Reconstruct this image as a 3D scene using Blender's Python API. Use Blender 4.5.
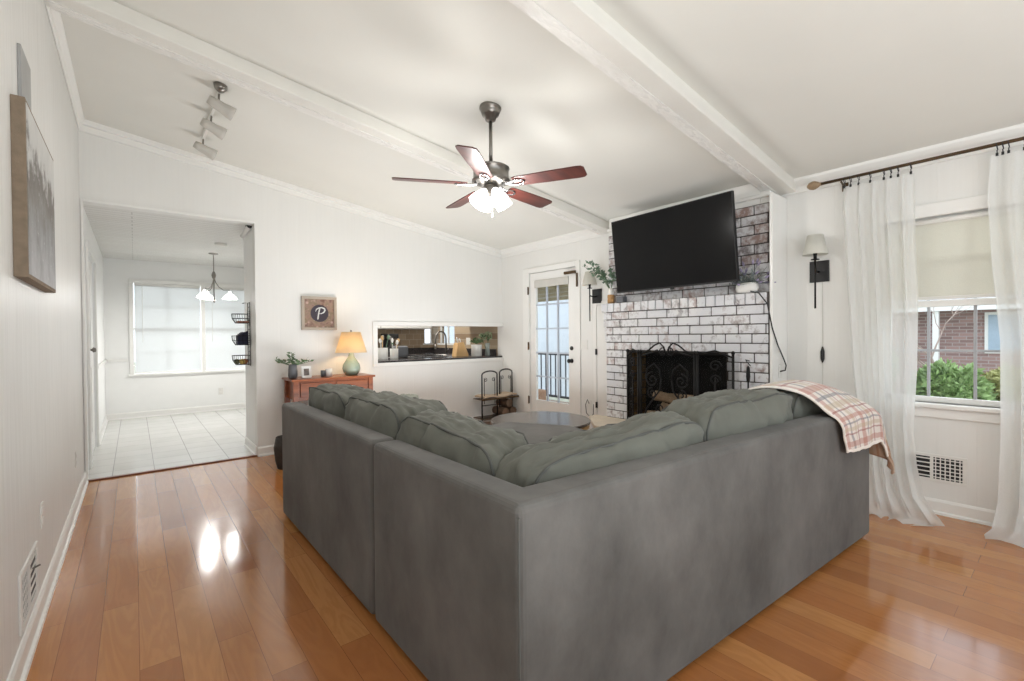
import bpy, bmesh, math, random
from mathutils import Vector, Matrix, noise
random.seed(7)
PI = math.pi
R = math.radians
for o in list(bpy.data.objects): bpy.data.objects.remove(o)
scn = bpy.context.scene
COL = scn.collection

# ------------------------------------------------------------ camera
FPX = 463.67; EYE = 1.26
def set_camera():
    y, pt, ro = R(39.18), R(-0.6275), R(-0.4761)
    fw = Vector((math.sin(y)*math.cos(pt), math.cos(y)*math.cos(pt), math.sin(pt)))
    r = Vector((math.cos(y), -math.sin(y), 0)); up = r.cross(fw)
    r2 = r*math.cos(ro)+up*math.sin(ro); u2 = -r*math.sin(ro)+up*math.cos(ro)
    cam = bpy.data.objects.new('camera', bpy.data.cameras.new('camera'))
    COL.objects.link(cam)
    M = Matrix((r2, u2, -fw)).transposed().to_4x4(); M.translation = Vector((0, 0, EYE))
    cam.matrix_world = M
    cam.data.sensor_width = 36; cam.data.lens = FPX/1024*36
    cam.data.clip_start = .02; cam.data.clip_end = 200
    scn.camera = cam
set_camera()
# ------------------------------------------------------------ world, lights, exposure
w = bpy.data.worlds.new('world'); scn.world = w; w.use_nodes = True
bg = w.node_tree.nodes['Background']; bg.inputs[0].default_value = (.80, .90, 1, 1); bg.inputs[1].default_value = 2.2
def area(name, loc, rot, sx, sy, power, color=(1, 1, 1)):
    l = bpy.data.lights.new(name, 'AREA'); l.shape = 'RECTANGLE'; l.size = sx; l.size_y = sy; l.energy = power; l.color = color
    o = bpy.data.objects.new(name, l); COL.objects.link(o); o.location = loc; o.rotation_euler = rot
    return o
def point(name, loc, power, color, rad=.03):
    l = bpy.data.lights.new(name, 'POINT'); l.energy = power; l.color = color; l.shadow_soft_size = rad
    o = bpy.data.objects.new(name, l); COL.objects.link(o); o.location = loc
    return o
area('rear_fill', (1.1, -2.05, 1.5), (R(90), 0, 0), 1.9, 1.7, 14, (.93, .97, 1))  # unseen lamp added behind the camera to brighten the room
area('ceiling_bounce_fill', (.65, -1.0, .35), (R(180), 0, 0), 1.8, 1.6, 72, (.94, .975, 1))  # added upward fill, low behind the camera, to lift the ceiling
area('back_corner_fill', (2.3, 4.25, .5), (R(180), 0, 0), 2.4, .8, 36, (.95, .98, 1))
area('daylight_dining_window', (.9, 9.75, 1.45), (R(-90), 0, 0), 2.2, 1.6, 36, (.97, .99, 1))
area('kitchen_ceiling_fill', (3.0, 6.6, 2.44), (0, 0, 0), 1.6, .5, 34, (1, .97, .92))  # overhead fill added to light the kitchen, no fitting modelled
area('daylight_right_window', (4.62, -.15, 2.6), (0, R(55), 0), 1.3, 1.2, 40, (.97, .99, 1))
vs = scn.view_settings
scn.display_settings.display_device = 'sRGB'
vs.view_transform = 'Standard'; vs.look = 'None'; vs.exposure = .06; vs.gamma = 1; vs.use_curve_mapping = False

# ------------------------------------------------------------ helpers
def link(o): COL.objects.link(o); return o
def thing(name, label, cat, loc=(0, 0, 0), rotz=0, group=None):
    o = link(bpy.data.objects.new(name, None)); o.location = loc; o.rotation_euler = (0, 0, rotz)
    o.empty_display_size = .05
    o['label'] = label; o['category'] = cat
    if group: o['group'] = group
    return o
def obj(name, bm, m, parent=None, bevel=0, smooth=False, world=True, seg=2, sub=0, loc=None):
    me = bpy.data.meshes.new(name); bm.normal_update(); bm.to_mesh(me); bm.free()
    o = link(bpy.data.objects.new(name, me))
    if m: me.materials.append(m)
    if parent:
        o.parent = parent
        if world and parent.type == 'EMPTY':
            o.location = -Vector(parent.location)
    if loc is not None: o.location = loc
    if smooth:
        for p in me.polygons: p.use_smooth = True
    if bevel:
        b = o.modifiers.new('bevel', 'BEVEL'); b.width = bevel; b.segments = seg; b.limit_method = 'ANGLE'; b.angle_limit = R(40)
    if sub:
        s = o.modifiers.new('sub', 'SUBSURF'); s.levels = sub; s.render_levels = sub
    return o
def tag(o, label, cat, group=None, kind=None):
    o['label'] = label; o['category'] = cat
    if group: o['group'] = group
    if kind: o['kind'] = kind
    return o
def struct(name, bm, m, bevel=0, parent=None):
    o = obj(name, bm, m, parent, bevel)
    if not parent: o['kind'] = 'structure'
    return o
def single(name, bm, m, label, cat, **k):
    g = k.pop('group', None); o = obj(name, bm, m, **k); return tag(o, label, cat, g)
def dup(root):
    r = root.copy(); COL.objects.link(r)
    for ch in list(root.children):
        c = ch.copy(); COL.objects.link(c); c.parent = r
        for g in list(ch.children):
            d = g.copy(); COL.objects.link(d); d.parent = c
    return r
def BM(): return bmesh.new()
def box(bm, x0, x1, y0, y1, z0, z1):
    v = [bm.verts.new(p) for p in ((x0, y0, z0), (x1, y0, z0), (x1, y1, z0), (x0, y1, z0), (x0, y0, z1), (x1, y0, z1), (x1, y1, z1), (x0, y1, z1))]
    for f in ((3, 2, 1, 0), (4, 5, 6, 7), (0, 1, 5, 4), (1, 2, 6, 5), (2, 3, 7, 6), (3, 0, 4, 7)): bm.faces.new([v[i] for i in f])
    return v
def bx(*a):
    bm = BM(); box(bm, *a); return bm
def obox(bm, c, h, rot):
    """oriented box: centre, half sizes, 3x3 or euler z"""
    if not isinstance(rot, Matrix): rot = Matrix.Rotation(rot, 3, 'Z')
    v = []
    for z in (-1, 1):
        for x, y in ((-1, -1), (1, -1), (1, 1), (-1, 1)):
            v.append(bm.verts.new(Vector(c)+rot @ Vector((x*h[0], y*h[1], z*h[2]))))
    for f in ((3, 2, 1, 0), (4, 5, 6, 7), (0, 1, 5, 4), (1, 2, 6, 5), (2, 3, 7, 6), (3, 0, 4, 7)): bm.faces.new([v[i] for i in f])
def prism(bm, pts, axis, lo, hi):
    """polygon in the two other axes extruded along axis (0,1,2)"""
    def P(p, t):
        return {0: (t, p[0], p[1]), 1: (p[0], t, p[1]), 2: (p[0], p[1], t)}[axis]
    a = [bm.verts.new(P(p, lo)) for p in pts]; b = [bm.verts.new(P(p, hi)) for p in pts]
    n = len(pts)
    bm.faces.new(a[::-1]); bm.faces.new(b)
    for i in range(n): bm.faces.new((a[i], a[(i+1) % n], b[(i+1) % n], b[i]))
    bmesh.ops.recalc_face_normals(bm, faces=bm.faces[:])
def tube(bm, pts, r, seg=8, closed=False, cap=True):
    pts = [Vector(p) for p in pts]; n = len(pts)
    rr = r if isinstance(r, (list, tuple)) else [r]*n
    rings = []; up = None
    for i, p in enumerate(pts):
        if closed: t = pts[(i+1) % n]-pts[i-1]
        else: t = pts[min(i+1, n-1)]-pts[max(i-1, 0)]
        if t.length < 1e-9: t = Vector((0, 0, 1))
        t.normalize()
        if up is None:
            up = Vector((0, 0, 1)) if abs(t.z) < .9 else Vector((1, 0, 0))
        a = up-t*up.dot(t)
        if a.length < 1e-6: a = t.orthogonal()
        a.normalize(); b = t.cross(a); up = a
        rings.append([bm.verts.new(p+(a*math.cos(2*PI*k/seg)+b*math.sin(2*PI*k/seg))*rr[i]) for k in range(seg)])
    m = n if closed else n-1
    for i in range(m):
        A, B = rings[i], rings[(i+1) % n]
        for k in range(seg): bm.faces.new((A[k], A[(k+1) % seg], B[(k+1) % seg], B[k]))
    if cap and not closed:
        bm.faces.new(rings[0][::-1]); bm.faces.new(rings[-1])
def lathe(bm, prof, c, seg=24, axis=None):
    """profile of (radius, height) turned about z through c; axis: optional direction"""
    M = Matrix.Identity(3)
    if axis is not None: M = Vector((0, 0, 1)).rotation_difference(Vector(axis)).to_matrix()
    c = Vector(c); rings = []
    for r, z in prof:
        if r < 1e-5: rings.append([bm.verts.new(c+M @ Vector((0, 0, z)))])
        else: rings.append([bm.verts.new(c+M @ Vector((r*math.cos(2*PI*k/seg), r*math.sin(2*PI*k/seg), z))) for k in range(seg)])
    for A, B in zip(rings, rings[1:]):
        for k in range(seg):
            j = (k+1) % seg
            if len(A) == 1 and len(B) == 1: continue
            if len(A) == 1: bm.faces.new((A[0], B[j], B[k]))
            elif len(B) == 1: bm.faces.new((A[k], A[j], B[0]))
            else: bm.faces.new((A[k], A[j], B[j], B[k]))
def lathed(prof, c, seg=24, axis=None):
    bm = BM(); lathe(bm, prof, c, seg, axis); bmesh.ops.recalc_face_normals(bm, faces=bm.faces[:]); return bm
def tubed(pts, r, seg=8, closed=False):
    bm = BM(); tube(bm, pts, r, seg, closed); return bm
def arc(c, r, a0, a1, n, u, v):
    c, u, v = Vector(c), Vector(u), Vector(v)
    return [c+u*r*math.cos(a0+(a1-a0)*i/n)+v*r*math.sin(a0+(a1-a0)*i/n) for i in range(n+1)]
def leaf(bm, p, d, L, W, up=None):
    """a small folded leaf blade from p towards d"""
    d = Vector(d).normalized(); s = d.cross(Vector((0, 0, 1)) if up is None else up)
    if s.length < 1e-3: s = Vector((1, 0, 0))
    s.normalize(); n = s.cross(d); p = Vector(p)
    a = bm.verts.new(p); b = bm.verts.new(p+d*L*.45+s*W*.5+n*W*.12); c = bm.verts.new(p+d*L-n*W*.15); e = bm.verts.new(p+d*L*.45-s*W*.5+n*W*.12); m = bm.verts.new(p+d*L*.5)
    bm.faces.new((a, b, m)); bm.faces.new((b, c, m)); bm.faces.new((c, e, m)); bm.faces.new((e, a, m))
def rdir(zmin=-.2):
    while True:
        v = Vector((random.uniform(-1, 1), random.uniform(-1, 1), random.uniform(-1, 1)))
        if .1 < v.length < 1 and v.normalized().z > zmin: return v.normalized()

# ------------------------------------------------------------ materials
def srgb(r, g, b):
    f = lambda c: (c/255/12.92) if c/255 <= .04045 else ((c/255+.055)/1.055)**2.4
    return (f(r), f(g), f(b), 1)
class NT:
    def __init__(s, name):
        s.m = bpy.data.materials.new(name); s.m.use_nodes = True; s.t = s.m.node_tree; s.p = s.t.nodes['Principled BSDF']
    def n(s, typ, **k):
        nd = s.t.nodes.new(typ)
        for a, v in k.items(): setattr(nd, a, v)
        return nd
    def l(s, a, b): s.t.links.new(a, b)
    def coord(s, scale=(1, 1, 1), loc=(0, 0, 0), rot=(0, 0, 0)):
        tc = s.n('ShaderNodeTexCoord'); mp = s.n('ShaderNodeMapping'); mp.inputs['Scale'].default_value = scale; mp.inputs['Location'].default_value = loc; mp.inputs['Rotation'].default_value = rot
        s.l(tc.outputs['Object'], mp.inputs['Vector']); return mp.outputs[0]
    def noise(s, scale, detail=3, vec=None, rough=.5):
        n = s.n('ShaderNodeTexNoise'); n.inputs['Scale'].default_value = scale; n.inputs['Detail'].default_value = detail; n.inputs['Roughness'].default_value = rough
        s.l(vec if vec is not None else s.coord(), n.inputs['Vector']); return n.outputs['Fac']
    def ramp(s, fac, stops):
        r = s.n('ShaderNodeValToRGB'); el = r.color_ramp.elements
        el[0].position, el[0].color = stops[0]; el[1].position, el[1].color = stops[-1]
        for p, c in stops[1:-1]:
            e = el.new(p); e.color = c
        s.l(fac, r.inputs[0]); return r.outputs[0]
    def mix(s, f, a, b, mode='MIX'):
        m = s.n('ShaderNodeMix', data_type='RGBA', blend_type=mode)
        for i, v in ((0, f), (6, a), (7, b)):
            if hasattr(v, 'node'): s.l(v, m.inputs[i])
            else: m.inputs[i].default_value = v
        return m.outputs[2]
    def math(s, op, a, b=0.):
        m = s.n('ShaderNodeMath', operation=op)
        for i, v in ((0, a), (1, b)):
            if hasattr(v, 'node'): s.l(v, m.inputs[i])
            else: m.inputs[i].default_value = v
        return m.outputs[0]
    def bump(s, h, strength=.2, dist=.01):
        b = s.n('ShaderNodeBump'); b.inputs['Strength'].default_value = strength; b.inputs['Distance'].default_value = dist
        s.l(h, b.inputs['Height']); s.l(b.outputs[0], s.p.inputs['Normal']); return b
    def set(s, **k):
        for a, v in k.items():
            i = s.p.inputs[a.replace('_', ' ')]
            if hasattr(v, 'node'): s.l(v, i)
            else: i.default_value = v
        return s
def plain(name, col, rough=.5, metal=0, var=.06, scale=8, bump=0, spec=.5, coat=0):
    a = NT(name); c = tuple(col[:3])
    lo = tuple(x*(1-var) for x in c)+(1,); hi = tuple(min(1, x*(1+var)) for x in c)+(1,)
    f = a.noise(scale, 4)
    a.set(Base_Color=a.ramp(f, [(.3, lo), (.7, hi)]), Roughness=rough, Metallic=metal)
    a.p.inputs['Specular IOR Level'].default_value = spec
    if coat: a.p.inputs['Coat Weight'].default_value = coat
    if bump: a.bump(a.noise(scale*12, 3), bump, .004)
    return a.m
def emit(name, col, strength, base=(1, 1, 1)):
    a = NT(name); a.set(Base_Color=base+(1,)); a.p.inputs['Emission Color'].default_value = tuple(col)+(1,); a.p.inputs['Emission Strength'].default_value = strength
    a.set(Roughness=.4); return a.m
def panel_mat(name, axis, col, period=.2, rough=.45, strength=.35, dirt=.03, streak=.03):
    a = NT(name); tc = a.n('ShaderNodeTexCoord'); sp = a.n('ShaderNodeSeparateXYZ'); a.l(tc.outputs['Object'], sp.inputs[0])
    v = sp.outputs[axis]
    fr = a.math('FRACT', a.math('DIVIDE', a.math('ADD', v, 10.07), period))
    d = a.math('ABSOLUTE', a.math('SUBTRACT', fr, .5))
    gr = a.math('SMOOTH_MIN', 1., a.math('MULTIPLY', d, 30.)) if False else a.math('MINIMUM', 1., a.math('MULTIPLY', d, 30.))
    sc = [60, 60, 60]; sc[2] = 2.
    grain = a.noise(1., 4, a.coord(tuple(sc)))
    h = a.math('ADD', a.math('MULTIPLY', gr, .5), a.math('MULTIPLY', grain, .35))
    c = tuple(col[:3]); g2 = a.noise(1.3, 4)
    cc = a.ramp(g2, [(.3, tuple(x*(1-dirt) for x in c)+(1,)), (.7, c+(1,))])
    cc = a.mix(a.ramp(grain, [(.42, (0, 0, 0, 1)), (.72, (streak, streak, streak, 1))]), cc, srgb(176, 172, 164))
    a.set(Base_Color=cc, Roughness=rough); a.bump(h, strength, .004); return a.m
WHITE = srgb(236, 235, 231)
M = {}
M['wall_y'] = panel_mat('painted_panel_y', 1, WHITE)
M['wall_x'] = panel_mat('painted_panel_x', 0, WHITE, strength=.25)
M['wall_left'] = panel_mat('painted_panel_left', 1, srgb(232, 231, 227), .14, .4, .7, .06, .2)
M['wall_dining'] = plain('dining_wall_paint', srgb(243, 243, 241), .6, var=.01)
M['ceiling'] = plain('ceiling_paint', srgb(227, 226, 219), .6, var=.015, scale=2, bump=.12)
M['trim'] = plain('white_gloss_trim', srgb(240, 239, 235), .3, var=.01, scale=3)
M['beam'] = plain('beam_paint', srgb(230, 228, 221), .35, var=.02, scale=5, bump=.25)
a = NT('beam_taped_strip'); f = a.noise(9, 5, a.coord((.6, 2, 1)), .65)
a.set(Base_Color=a.ramp(f, [(.3, srgb(230, 228, 222)), (.7, srgb(242, 241, 237))]), Roughness=a.ramp(f, [(.35, (.5, .5, .5, 1)), (.65, (.16, .16, .16, 1))])); a.bump(f, .55, .03); M['beam_strip'] = a.m
# hardwood floor
def wood_floor():
    a = NT('hickory_plank_floor')
    v = a.coord((1, 1, 1), rot=(0, 0, R(90)))
    def brick(c1, c2, mort, loc=(0, 0, 0)):
        b = a.n('ShaderNodeTexBrick'); b.offset = .37; b.offset_frequency = 2
        b.inputs['Scale'].default_value = 1; b.inputs['Brick Width'].default_value = .95; b.inputs['Row Height'].default_value = .127
        b.inputs['Mortar Size'].default_value = .0009; b.inputs['Mortar Smooth'].default_value = .3
        b.inputs['Color1'].default_value = c1; b.inputs['Color2'].default_value = c2; b.inputs['Mortar'].default_value = mort
        a.l(v, b.inputs['Vector']); return b
    b1 = brick((0, 0, 0, 1), (1, 1, 1, 1), (.5, .5, .5, 1))
    # grain: stretched noise, shifted plank by plank
    tc = a.n('ShaderNodeTexCoord'); addv = a.n('ShaderNodeVectorMath', operation='ADD')
    sc = a.n('ShaderNodeVectorMath', operation='MULTIPLY'); a.l(tc.outputs['Object'], sc.inputs[0]); sc.inputs[1].default_value = (6.5, .9, 1)
    cs = a.n('ShaderNodeVectorMath', operation='SCALE'); a.l(b1.outputs['Color'], cs.inputs[0]); cs.inputs['Scale'].default_value = 37
    a.l(sc.outputs[0], addv.inputs[0]); a.l(cs.outputs[0], addv.inputs[1])
    n1 = a.n('ShaderNodeTexNoise'); n1.inputs['Scale'].default_value = 1.4; n1.inputs['Detail'].default_value = 4; n1.inputs['Distortion'].default_value = .8; a.l(addv.outputs[0], n1.inputs['Vector'])
    ring = a.math('MULTIPLY', a.math('ADD', a.math('SINE', a.math('MULTIPLY', n1.outputs['Fac'], 46.)), 1.), .28)
    base = a.ramp(b1.outputs['Color'], [(0, srgb(158, 98, 54)), (.3, srgb(184, 122, 70)), (.65, srgb(172, 108, 60)), (1, srgb(197, 138, 82))])
    base = a.mix(a.math('MULTIPLY', ring, .42), base, srgb(142, 84, 44))
    big = a.noise(1.1, 3); base = a.mix(a.ramp(big, [(.35, (0, 0, 0, 1)), (.75, (.35, .35, .35, 1))]), base, srgb(192, 134, 76))
    kn = a.noise(3.3, 2); kd = a.ramp(kn, [(.74, (0, 0, 0, 1)), (.82, (.8, .8, .8, 1))]); base = a.mix(kd, base, srgb(104, 54, 28))
    base = a.mix(b1.outputs['Fac'], base, srgb(110, 66, 36))
    a.set(Base_Color=base); a.p.inputs['Specular IOR Level'].default_value = 1.0
    sp = a.noise(2.2, 3); a.set(Roughness=a.ramp(sp, [(.3, (.08, .08, .08, 1)), (.7, (.17, .17, .17, 1))]))
    wob = a.math('ADD', a.math('MULTIPLY', a.noise(5, 2), .5), a.math('MULTIPLY', b1.outputs['Fac'], -.25))
    return a.m
M['floor'] = wood_floor()
def tile_mat():
    a = NT('white_ceramic_tile'); b = a.n('ShaderNodeTexBrick'); b.offset = 0
    b.inputs['Scale'].default_value = 1; b.inputs['Brick Width'].default_value = .3085; b.inputs['Row Height'].default_value = .3085; b.inputs['Mortar Size'].default_value = .004; b.inputs['Mortar Smooth'].default_value = .2
    b.inputs['Color1'].default_value = srgb(214, 213, 208); b.inputs['Color2'].default_value = srgb(224, 223, 219); b.inputs['Mortar'].default_value = srgb(140, 138, 132)
    a.l(a.coord(loc=(.172, .05, 0)), b.inputs['Vector'])
    a.set(Base_Color=a.mix(.25, b.outputs['Color'], a.ramp(a.noise(4, 4), [(.3, srgb(190, 190, 186)), (.7, srgb(230, 230, 228))])), Roughness=.22)
    a.bump(b.outputs['Fac'], -.3, .004); return a.m
M['tile'] = tile_mat()
def plank_ceiling():
    a = NT('white_plank_ceiling'); b = a.n('ShaderNodeTexBrick'); b.offset = .4
    b.inputs['Scale'].default_value = 1; b.inputs['Brick Width'].default_value = 60; b.inputs['Row Height'].default_value = .1; b.inputs['Mortar Size'].default_value = .004
    b.inputs['Color1'].default_value = srgb(226, 225, 221); b.inputs['Color2'].default_value = srgb(222, 220, 215); b.inputs['Mortar'].default_value = srgb(176, 174, 168)
    a.l(a.coord(), b.inputs['Vector']); a.set(Base_Color=b.outputs['Color'], Roughness=.5); a.bump(b.outputs['Fac'], -.3, .006); return a.m
M['plank_ceiling'] = plank_ceiling()
def brick_mat():
    a = NT('whitewashed_brick'); g = a.n('ShaderNodeNewGeometry'); ri = g.outputs['Random Per Island']
    tc = a.n('ShaderNodeTexCoord'); sp = a.n('ShaderNodeSeparateXYZ'); a.l(tc.outputs['Object'], sp.inputs[0])
    # whitewash coverage thins out towards the upper right of the stack
    n1 = a.noise(16, 5, rough=.65); n2 = a.noise(2.6, 3)
    up = a.math('MULTIPLY', a.math('MINIMUM', 1., a.math('MAXIMUM', 0., a.math('MULTIPLY', a.math('SUBTRACT', sp.outputs[2], 1.5), 2.5))), .07)
    rt = a.math('MULTIPLY', a.math('MINIMUM', 1., a.math('MAXIMUM', 0., a.math('MULTIPLY', a.math('SUBTRACT', 1.95, sp.outputs[1]), 2.2))), .06)
    k = a.math('ADD', a.math('ADD', n1, a.math('MULTIPLY', n2, .35)), a.math('ADD', a.math('MULTIPLY', ri, .12), a.math('ADD', up, rt)))
    raw = a.ramp(ri, [(0, srgb(112, 92, 88)), (.35, srgb(142, 118, 110)), (.6, srgb(98, 88, 90)), (1, srgb(150, 112, 98))])
    f = a.ramp(k, [(.75, (0, 0, 0, 1)), (.98, (.85, .85, .85, 1))])
    white = a.ramp(n2, [(.3, srgb(216, 216, 220)), (.7, srgb(232, 231, 231))])
    a.set(Base_Color=a.mix(f, white, raw), Roughness=.75); a.bump(a.noise(70, 4), .5, .004); return a.m
M['brick'] = brick_mat()
M['mortar'] = plain('dark_mortar', srgb(84, 78, 74), .95, var=.25, scale=20, bump=.4)
M['firebrick'] = plain('sooty_firebrick', srgb(120, 92, 52), .9, var=.5, scale=9)
M['soot'] = plain('soot_black', srgb(26, 24, 22), .95, var=.4, scale=6)
M['hearth'] = plain('hearth_stone_top', srgb(214, 200, 180), .55, var=.12, scale=5)
def sofa_mat(name, col, var=.18):
    a = NT(name); n = a.noise(2.4, 6, a.coord((1, 1, .7)), .62); n2 = a.noise(24, 3)
    c = col[:3]; lo = tuple(x*(1-var) for x in c)+(1,); hi = tuple(x*(1+var) for x in c)+(1,)
    a.set(Base_Color=a.ramp(n, [(.32, lo), (.5, col), (.68, hi)]), Roughness=.85); a.p.inputs['Sheen Weight'].default_value = .12; a.p.inputs['Sheen Roughness'].default_value = .4
    a.p.inputs['Specular IOR Level'].default_value = .25
    h = a.math('ADD', a.math('MULTIPLY', n, .7), a.math('MULTIPLY', n2, .12)); a.bump(h, .25, .02); return a.m
M['sofa'] = sofa_mat('grey_microsuede', srgb(98, 96, 93), .34)
M['cushion'] = sofa_mat('grey_green_cushion_fabric', srgb(106, 107, 99), .12)
M['piping'] = plain('shadow_toned_piping', srgb(82, 83, 80), .8)  # seam shadow put into the colour, darker than the cushion fabric
M['pillow'] = sofa_mat('pale_sage_pillow', srgb(140, 142, 130), .06)
M['black_metal'] = plain('black_iron', srgb(34, 33, 33), .45, .6, var=.2, scale=20)
M['black'] = plain('matt_black', srgb(26, 26, 27), .5)
M['nickel'] = plain('brushed_nickel', srgb(136, 132, 126), .3, .9, var=.08, scale=20)
M['bronze'] = plain('dark_bronze', srgb(92, 74, 54), .4, .7, var=.15, scale=20)
M['chrome'] = plain('chrome', srgb(210, 210, 212), .15, 1, var=.02)
def wood(name, c1, c2, rough=.35, axis=0, sc=9):
    a = NT(name); s = [sc*1.6]*3; s[axis] = sc*.12
    n = a.noise(1.6, 5, a.coord(tuple(s)), .6)
    a.set(Base_Color=a.ramp(n, [(.3, c1), (.7, c2)]), Roughness=rough); a.bump(n, .08, .003); return a.m
M['cherry'] = wood('cherry_wood', srgb(104, 52, 28), srgb(150, 84, 48), .3)
M['cherry_blade'] = wood('fan_blade_cherry', srgb(64, 30, 26), srgb(98, 48, 40), .35)
M['espresso'] = wood('espresso_table_top', srgb(66, 56, 50), srgb(88, 76, 68), .22)
M['light_wood'] = wood('light_maple', srgb(202, 160, 106), srgb(222, 184, 132), .45, 2)
M['vase_wood'] = wood('banded_vase_wood', srgb(170, 128, 78), srgb(196, 156, 104), .5, 2)
M['log'] = plain('split_log_wood', srgb(214, 182, 146), .85, var=.25, scale=12, bump=.4)
M['bark'] = plain('grey_brown_bark', srgb(104, 84, 68), .95, var=.4, scale=14, bump=.8)
M['leaf'] = plain('green_leaf', srgb(86, 112, 74), .5, var=.3, scale=14)
M['eucalyptus'] = plain('eucalyptus_leaf', srgb(100, 124, 102), .6, var=.3, scale=14)
M['lavender'] = plain('lavender_purple', srgb(150, 142, 168), .8, var=.25, scale=30)
M['hydrangea'] = plain('pale_green_petals', srgb(176, 190, 154), .7, var=.12, scale=30)
M['ceramic'] = plain('white_ceramic', srgb(232, 230, 225), .35, var=.02)
M['grey_vase'] = plain('grey_ceramic', srgb(98, 100, 104), .5, var=.08)
M['paper'] = plain('white_paper', srgb(235, 235, 232), .8, var=.01)
M['dark_photo'] = plain('dark_photograph', srgb(90, 78, 72), .3, var=.5, scale=30)
M['granite'] = plain('dark_granite', srgb(62, 58, 58), .22, var=.5, scale=60)
M['cabinet'] = plain('white_cabinet', srgb(226, 226, 222), .4, var=.01)
M['rubber'] = plain('black_rubber', srgb(22, 22, 22), .6)
M['wicker'] = plain('dark_wicker', srgb(54, 48, 44), .7, var=.3, scale=40, bump=.6)
a = NT('taupe_stone_tile'); b = a.n('ShaderNodeTexBrick'); b.offset = .5
b.inputs['Scale'].default_value = 1; b.inputs['Brick Width'].default_value = .15; b.inputs['Row Height'].default_value = .1; b.inputs['Mortar Size'].default_value = .003
b.inputs['Color1'].default_value = srgb(150, 128, 104); b.inputs['Color2'].default_value = srgb(182, 162, 136); b.inputs['Mortar'].default_value = srgb(196, 184, 166)
mpv = a.coord(rot=(R(90), 0, 0)); a.l(mpv, b.inputs['Vector']); a.set(Base_Color=b.outputs['Color'], Roughness=.4); M['backsplash'] = a.m
def glass_mat():
    a = NT('window_glass'); t = a.t; t.nodes.remove(a.p); out = [n for n in t.nodes if n.type == 'OUTPUT_MATERIAL'][0]
    tr = a.n('ShaderNodeBsdfTransparent'); gl = a.n('ShaderNodeBsdfGlossy'); gl.inputs['Roughness'].default_value = .02
    lw = a.n('ShaderNodeLayerWeight'); lw.inputs['Blend'].default_value = .5; fr = a.math('ADD', a.math('MULTIPLY', a.math('POWER', lw.outputs['Facing'], 4.), .5), .02); mx = a.n('ShaderNodeMixShader'); a.l(fr, mx.inputs[0]); a.l(tr.outputs[0], mx.inputs[1]); a.l(gl.outputs[0], mx.inputs[2]); a.l(mx.outputs[0], out.inputs[0]); return a.m
M['glass'] = glass_mat()
def sheer_mat(name, col, opac, transl=.5):
    a = NT(name); t = a.t; t.nodes.remove(a.p); out = [n for n in t.nodes if n.type == 'OUTPUT_MATERIAL'][0]
    tr = a.n('ShaderNodeBsdfTransparent'); df = a.n('ShaderNodeBsdfDiffuse'); tl = a.n('ShaderNodeBsdfTranslucent')
    wv = a.ramp(a.noise(220, 2), [(.3, tuple(c*.94 for c in col[:3])+(1,)), (.7, col)])
    a.l(wv, df.inputs[0]); a.l(wv, tl.inputs[0])
    m1 = a.n('ShaderNodeMixShader'); m1.inputs[0].default_value = transl; a.l(df.outputs[0], m1.inputs[1]); a.l(tl.outputs[0], m1.inputs[2])
    m2 = a.n('ShaderNodeMixShader'); m2.inputs[0].default_value = opac; a.l(tr.outputs[0], m2.inputs[1]); a.l(m1.outputs[0], m2.inputs[2]); a.l(m2.outputs[0], out.inputs[0]); return a.m
M['sheer'] = sheer_mat('sheer_white_curtain', srgb(246, 246, 243), .74, .4)
M['shade_cloth'] = sheer_mat('roller_shade_cloth', srgb(232, 230, 220), 1, .35)
M['blind'] = sheer_mat('white_blind_slats', srgb(236, 238, 238), 1, .14)
M['lampshade'] = sheer_mat('cream_lamp_shade', srgb(250, 232, 200), 1, .6)
M['sconce_shade'] = sheer_mat('white_linen_shade', srgb(240, 238, 230), 1, .4)
M['bulb_glass'] = emit('lit_frosted_glass', (1, .98, .95), 6)
M['chand_glass'] = emit('lit_chandelier_glass', (1, .99, .96), 2.2)
M['spot_face'] = emit('lit_spot_face', (1, .98, .94), 1.6)
a = NT('glazed_sage_ceramic'); n = a.noise(5, 4); a.set(Base_Color=a.ramp(n, [(.3, srgb(118, 138, 128)), (.55, srgb(160, 172, 152)), (.8, srgb(176, 166, 136))]), Roughness=.18); M['lamp_base'] = a.m

# ------------------------------------------------------------ room dimensions
XL, YB, XR = -.352, 5.509, 4.305
CZ = lambda x: 3.17-.139*(x-XL)
YR = -2.2; T = .12
# floors
struct('floor', bx(XL-.12, XR+.12, YR-.12, YB+.06, -.12, 0), M['floor'])
struct('floor_dining', bx(XL-.12, 2.06, YB+.06, 9.6, -.12, 0), M['tile'])
struct('floor_kitchen', bx(2.06, XR+.12, YB+.06, 9.6, -.12, 0), M['tile'])
struct('trim_threshold', bx(XL, 1.0, YB+.01, YB+.06, 0, .012), M['cherry'], .004)
# ceiling
bm = BM(); prism(bm, [(XL-.12, CZ(XL-.12)), (XR+.12, CZ(XR+.12)), (XR+.12, CZ(XR+.12)+.12), (XL-.12, CZ(XL-.12)+.12)], 1, YR-.12, YB+.12)
struct('ceiling', bm, M['ceiling'])
for nm, x0, x1 in (('ceiling_dining', XL-.12, 2.0), ('ceiling_kitchen', 2.0, XR+.12)):
    struct(nm, bx(x0, x1, YB+.12, 9.6, 2.5, 2.6), M['plank_ceiling' if 'dining' in nm else 'ceiling'])
# left wall, with the window side of the dining room carried on behind it
struct('wall_left', bx(XL-.12, XL, YR-.12, YB+.12, 0, CZ(XL)), M['wall_left'])
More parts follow.
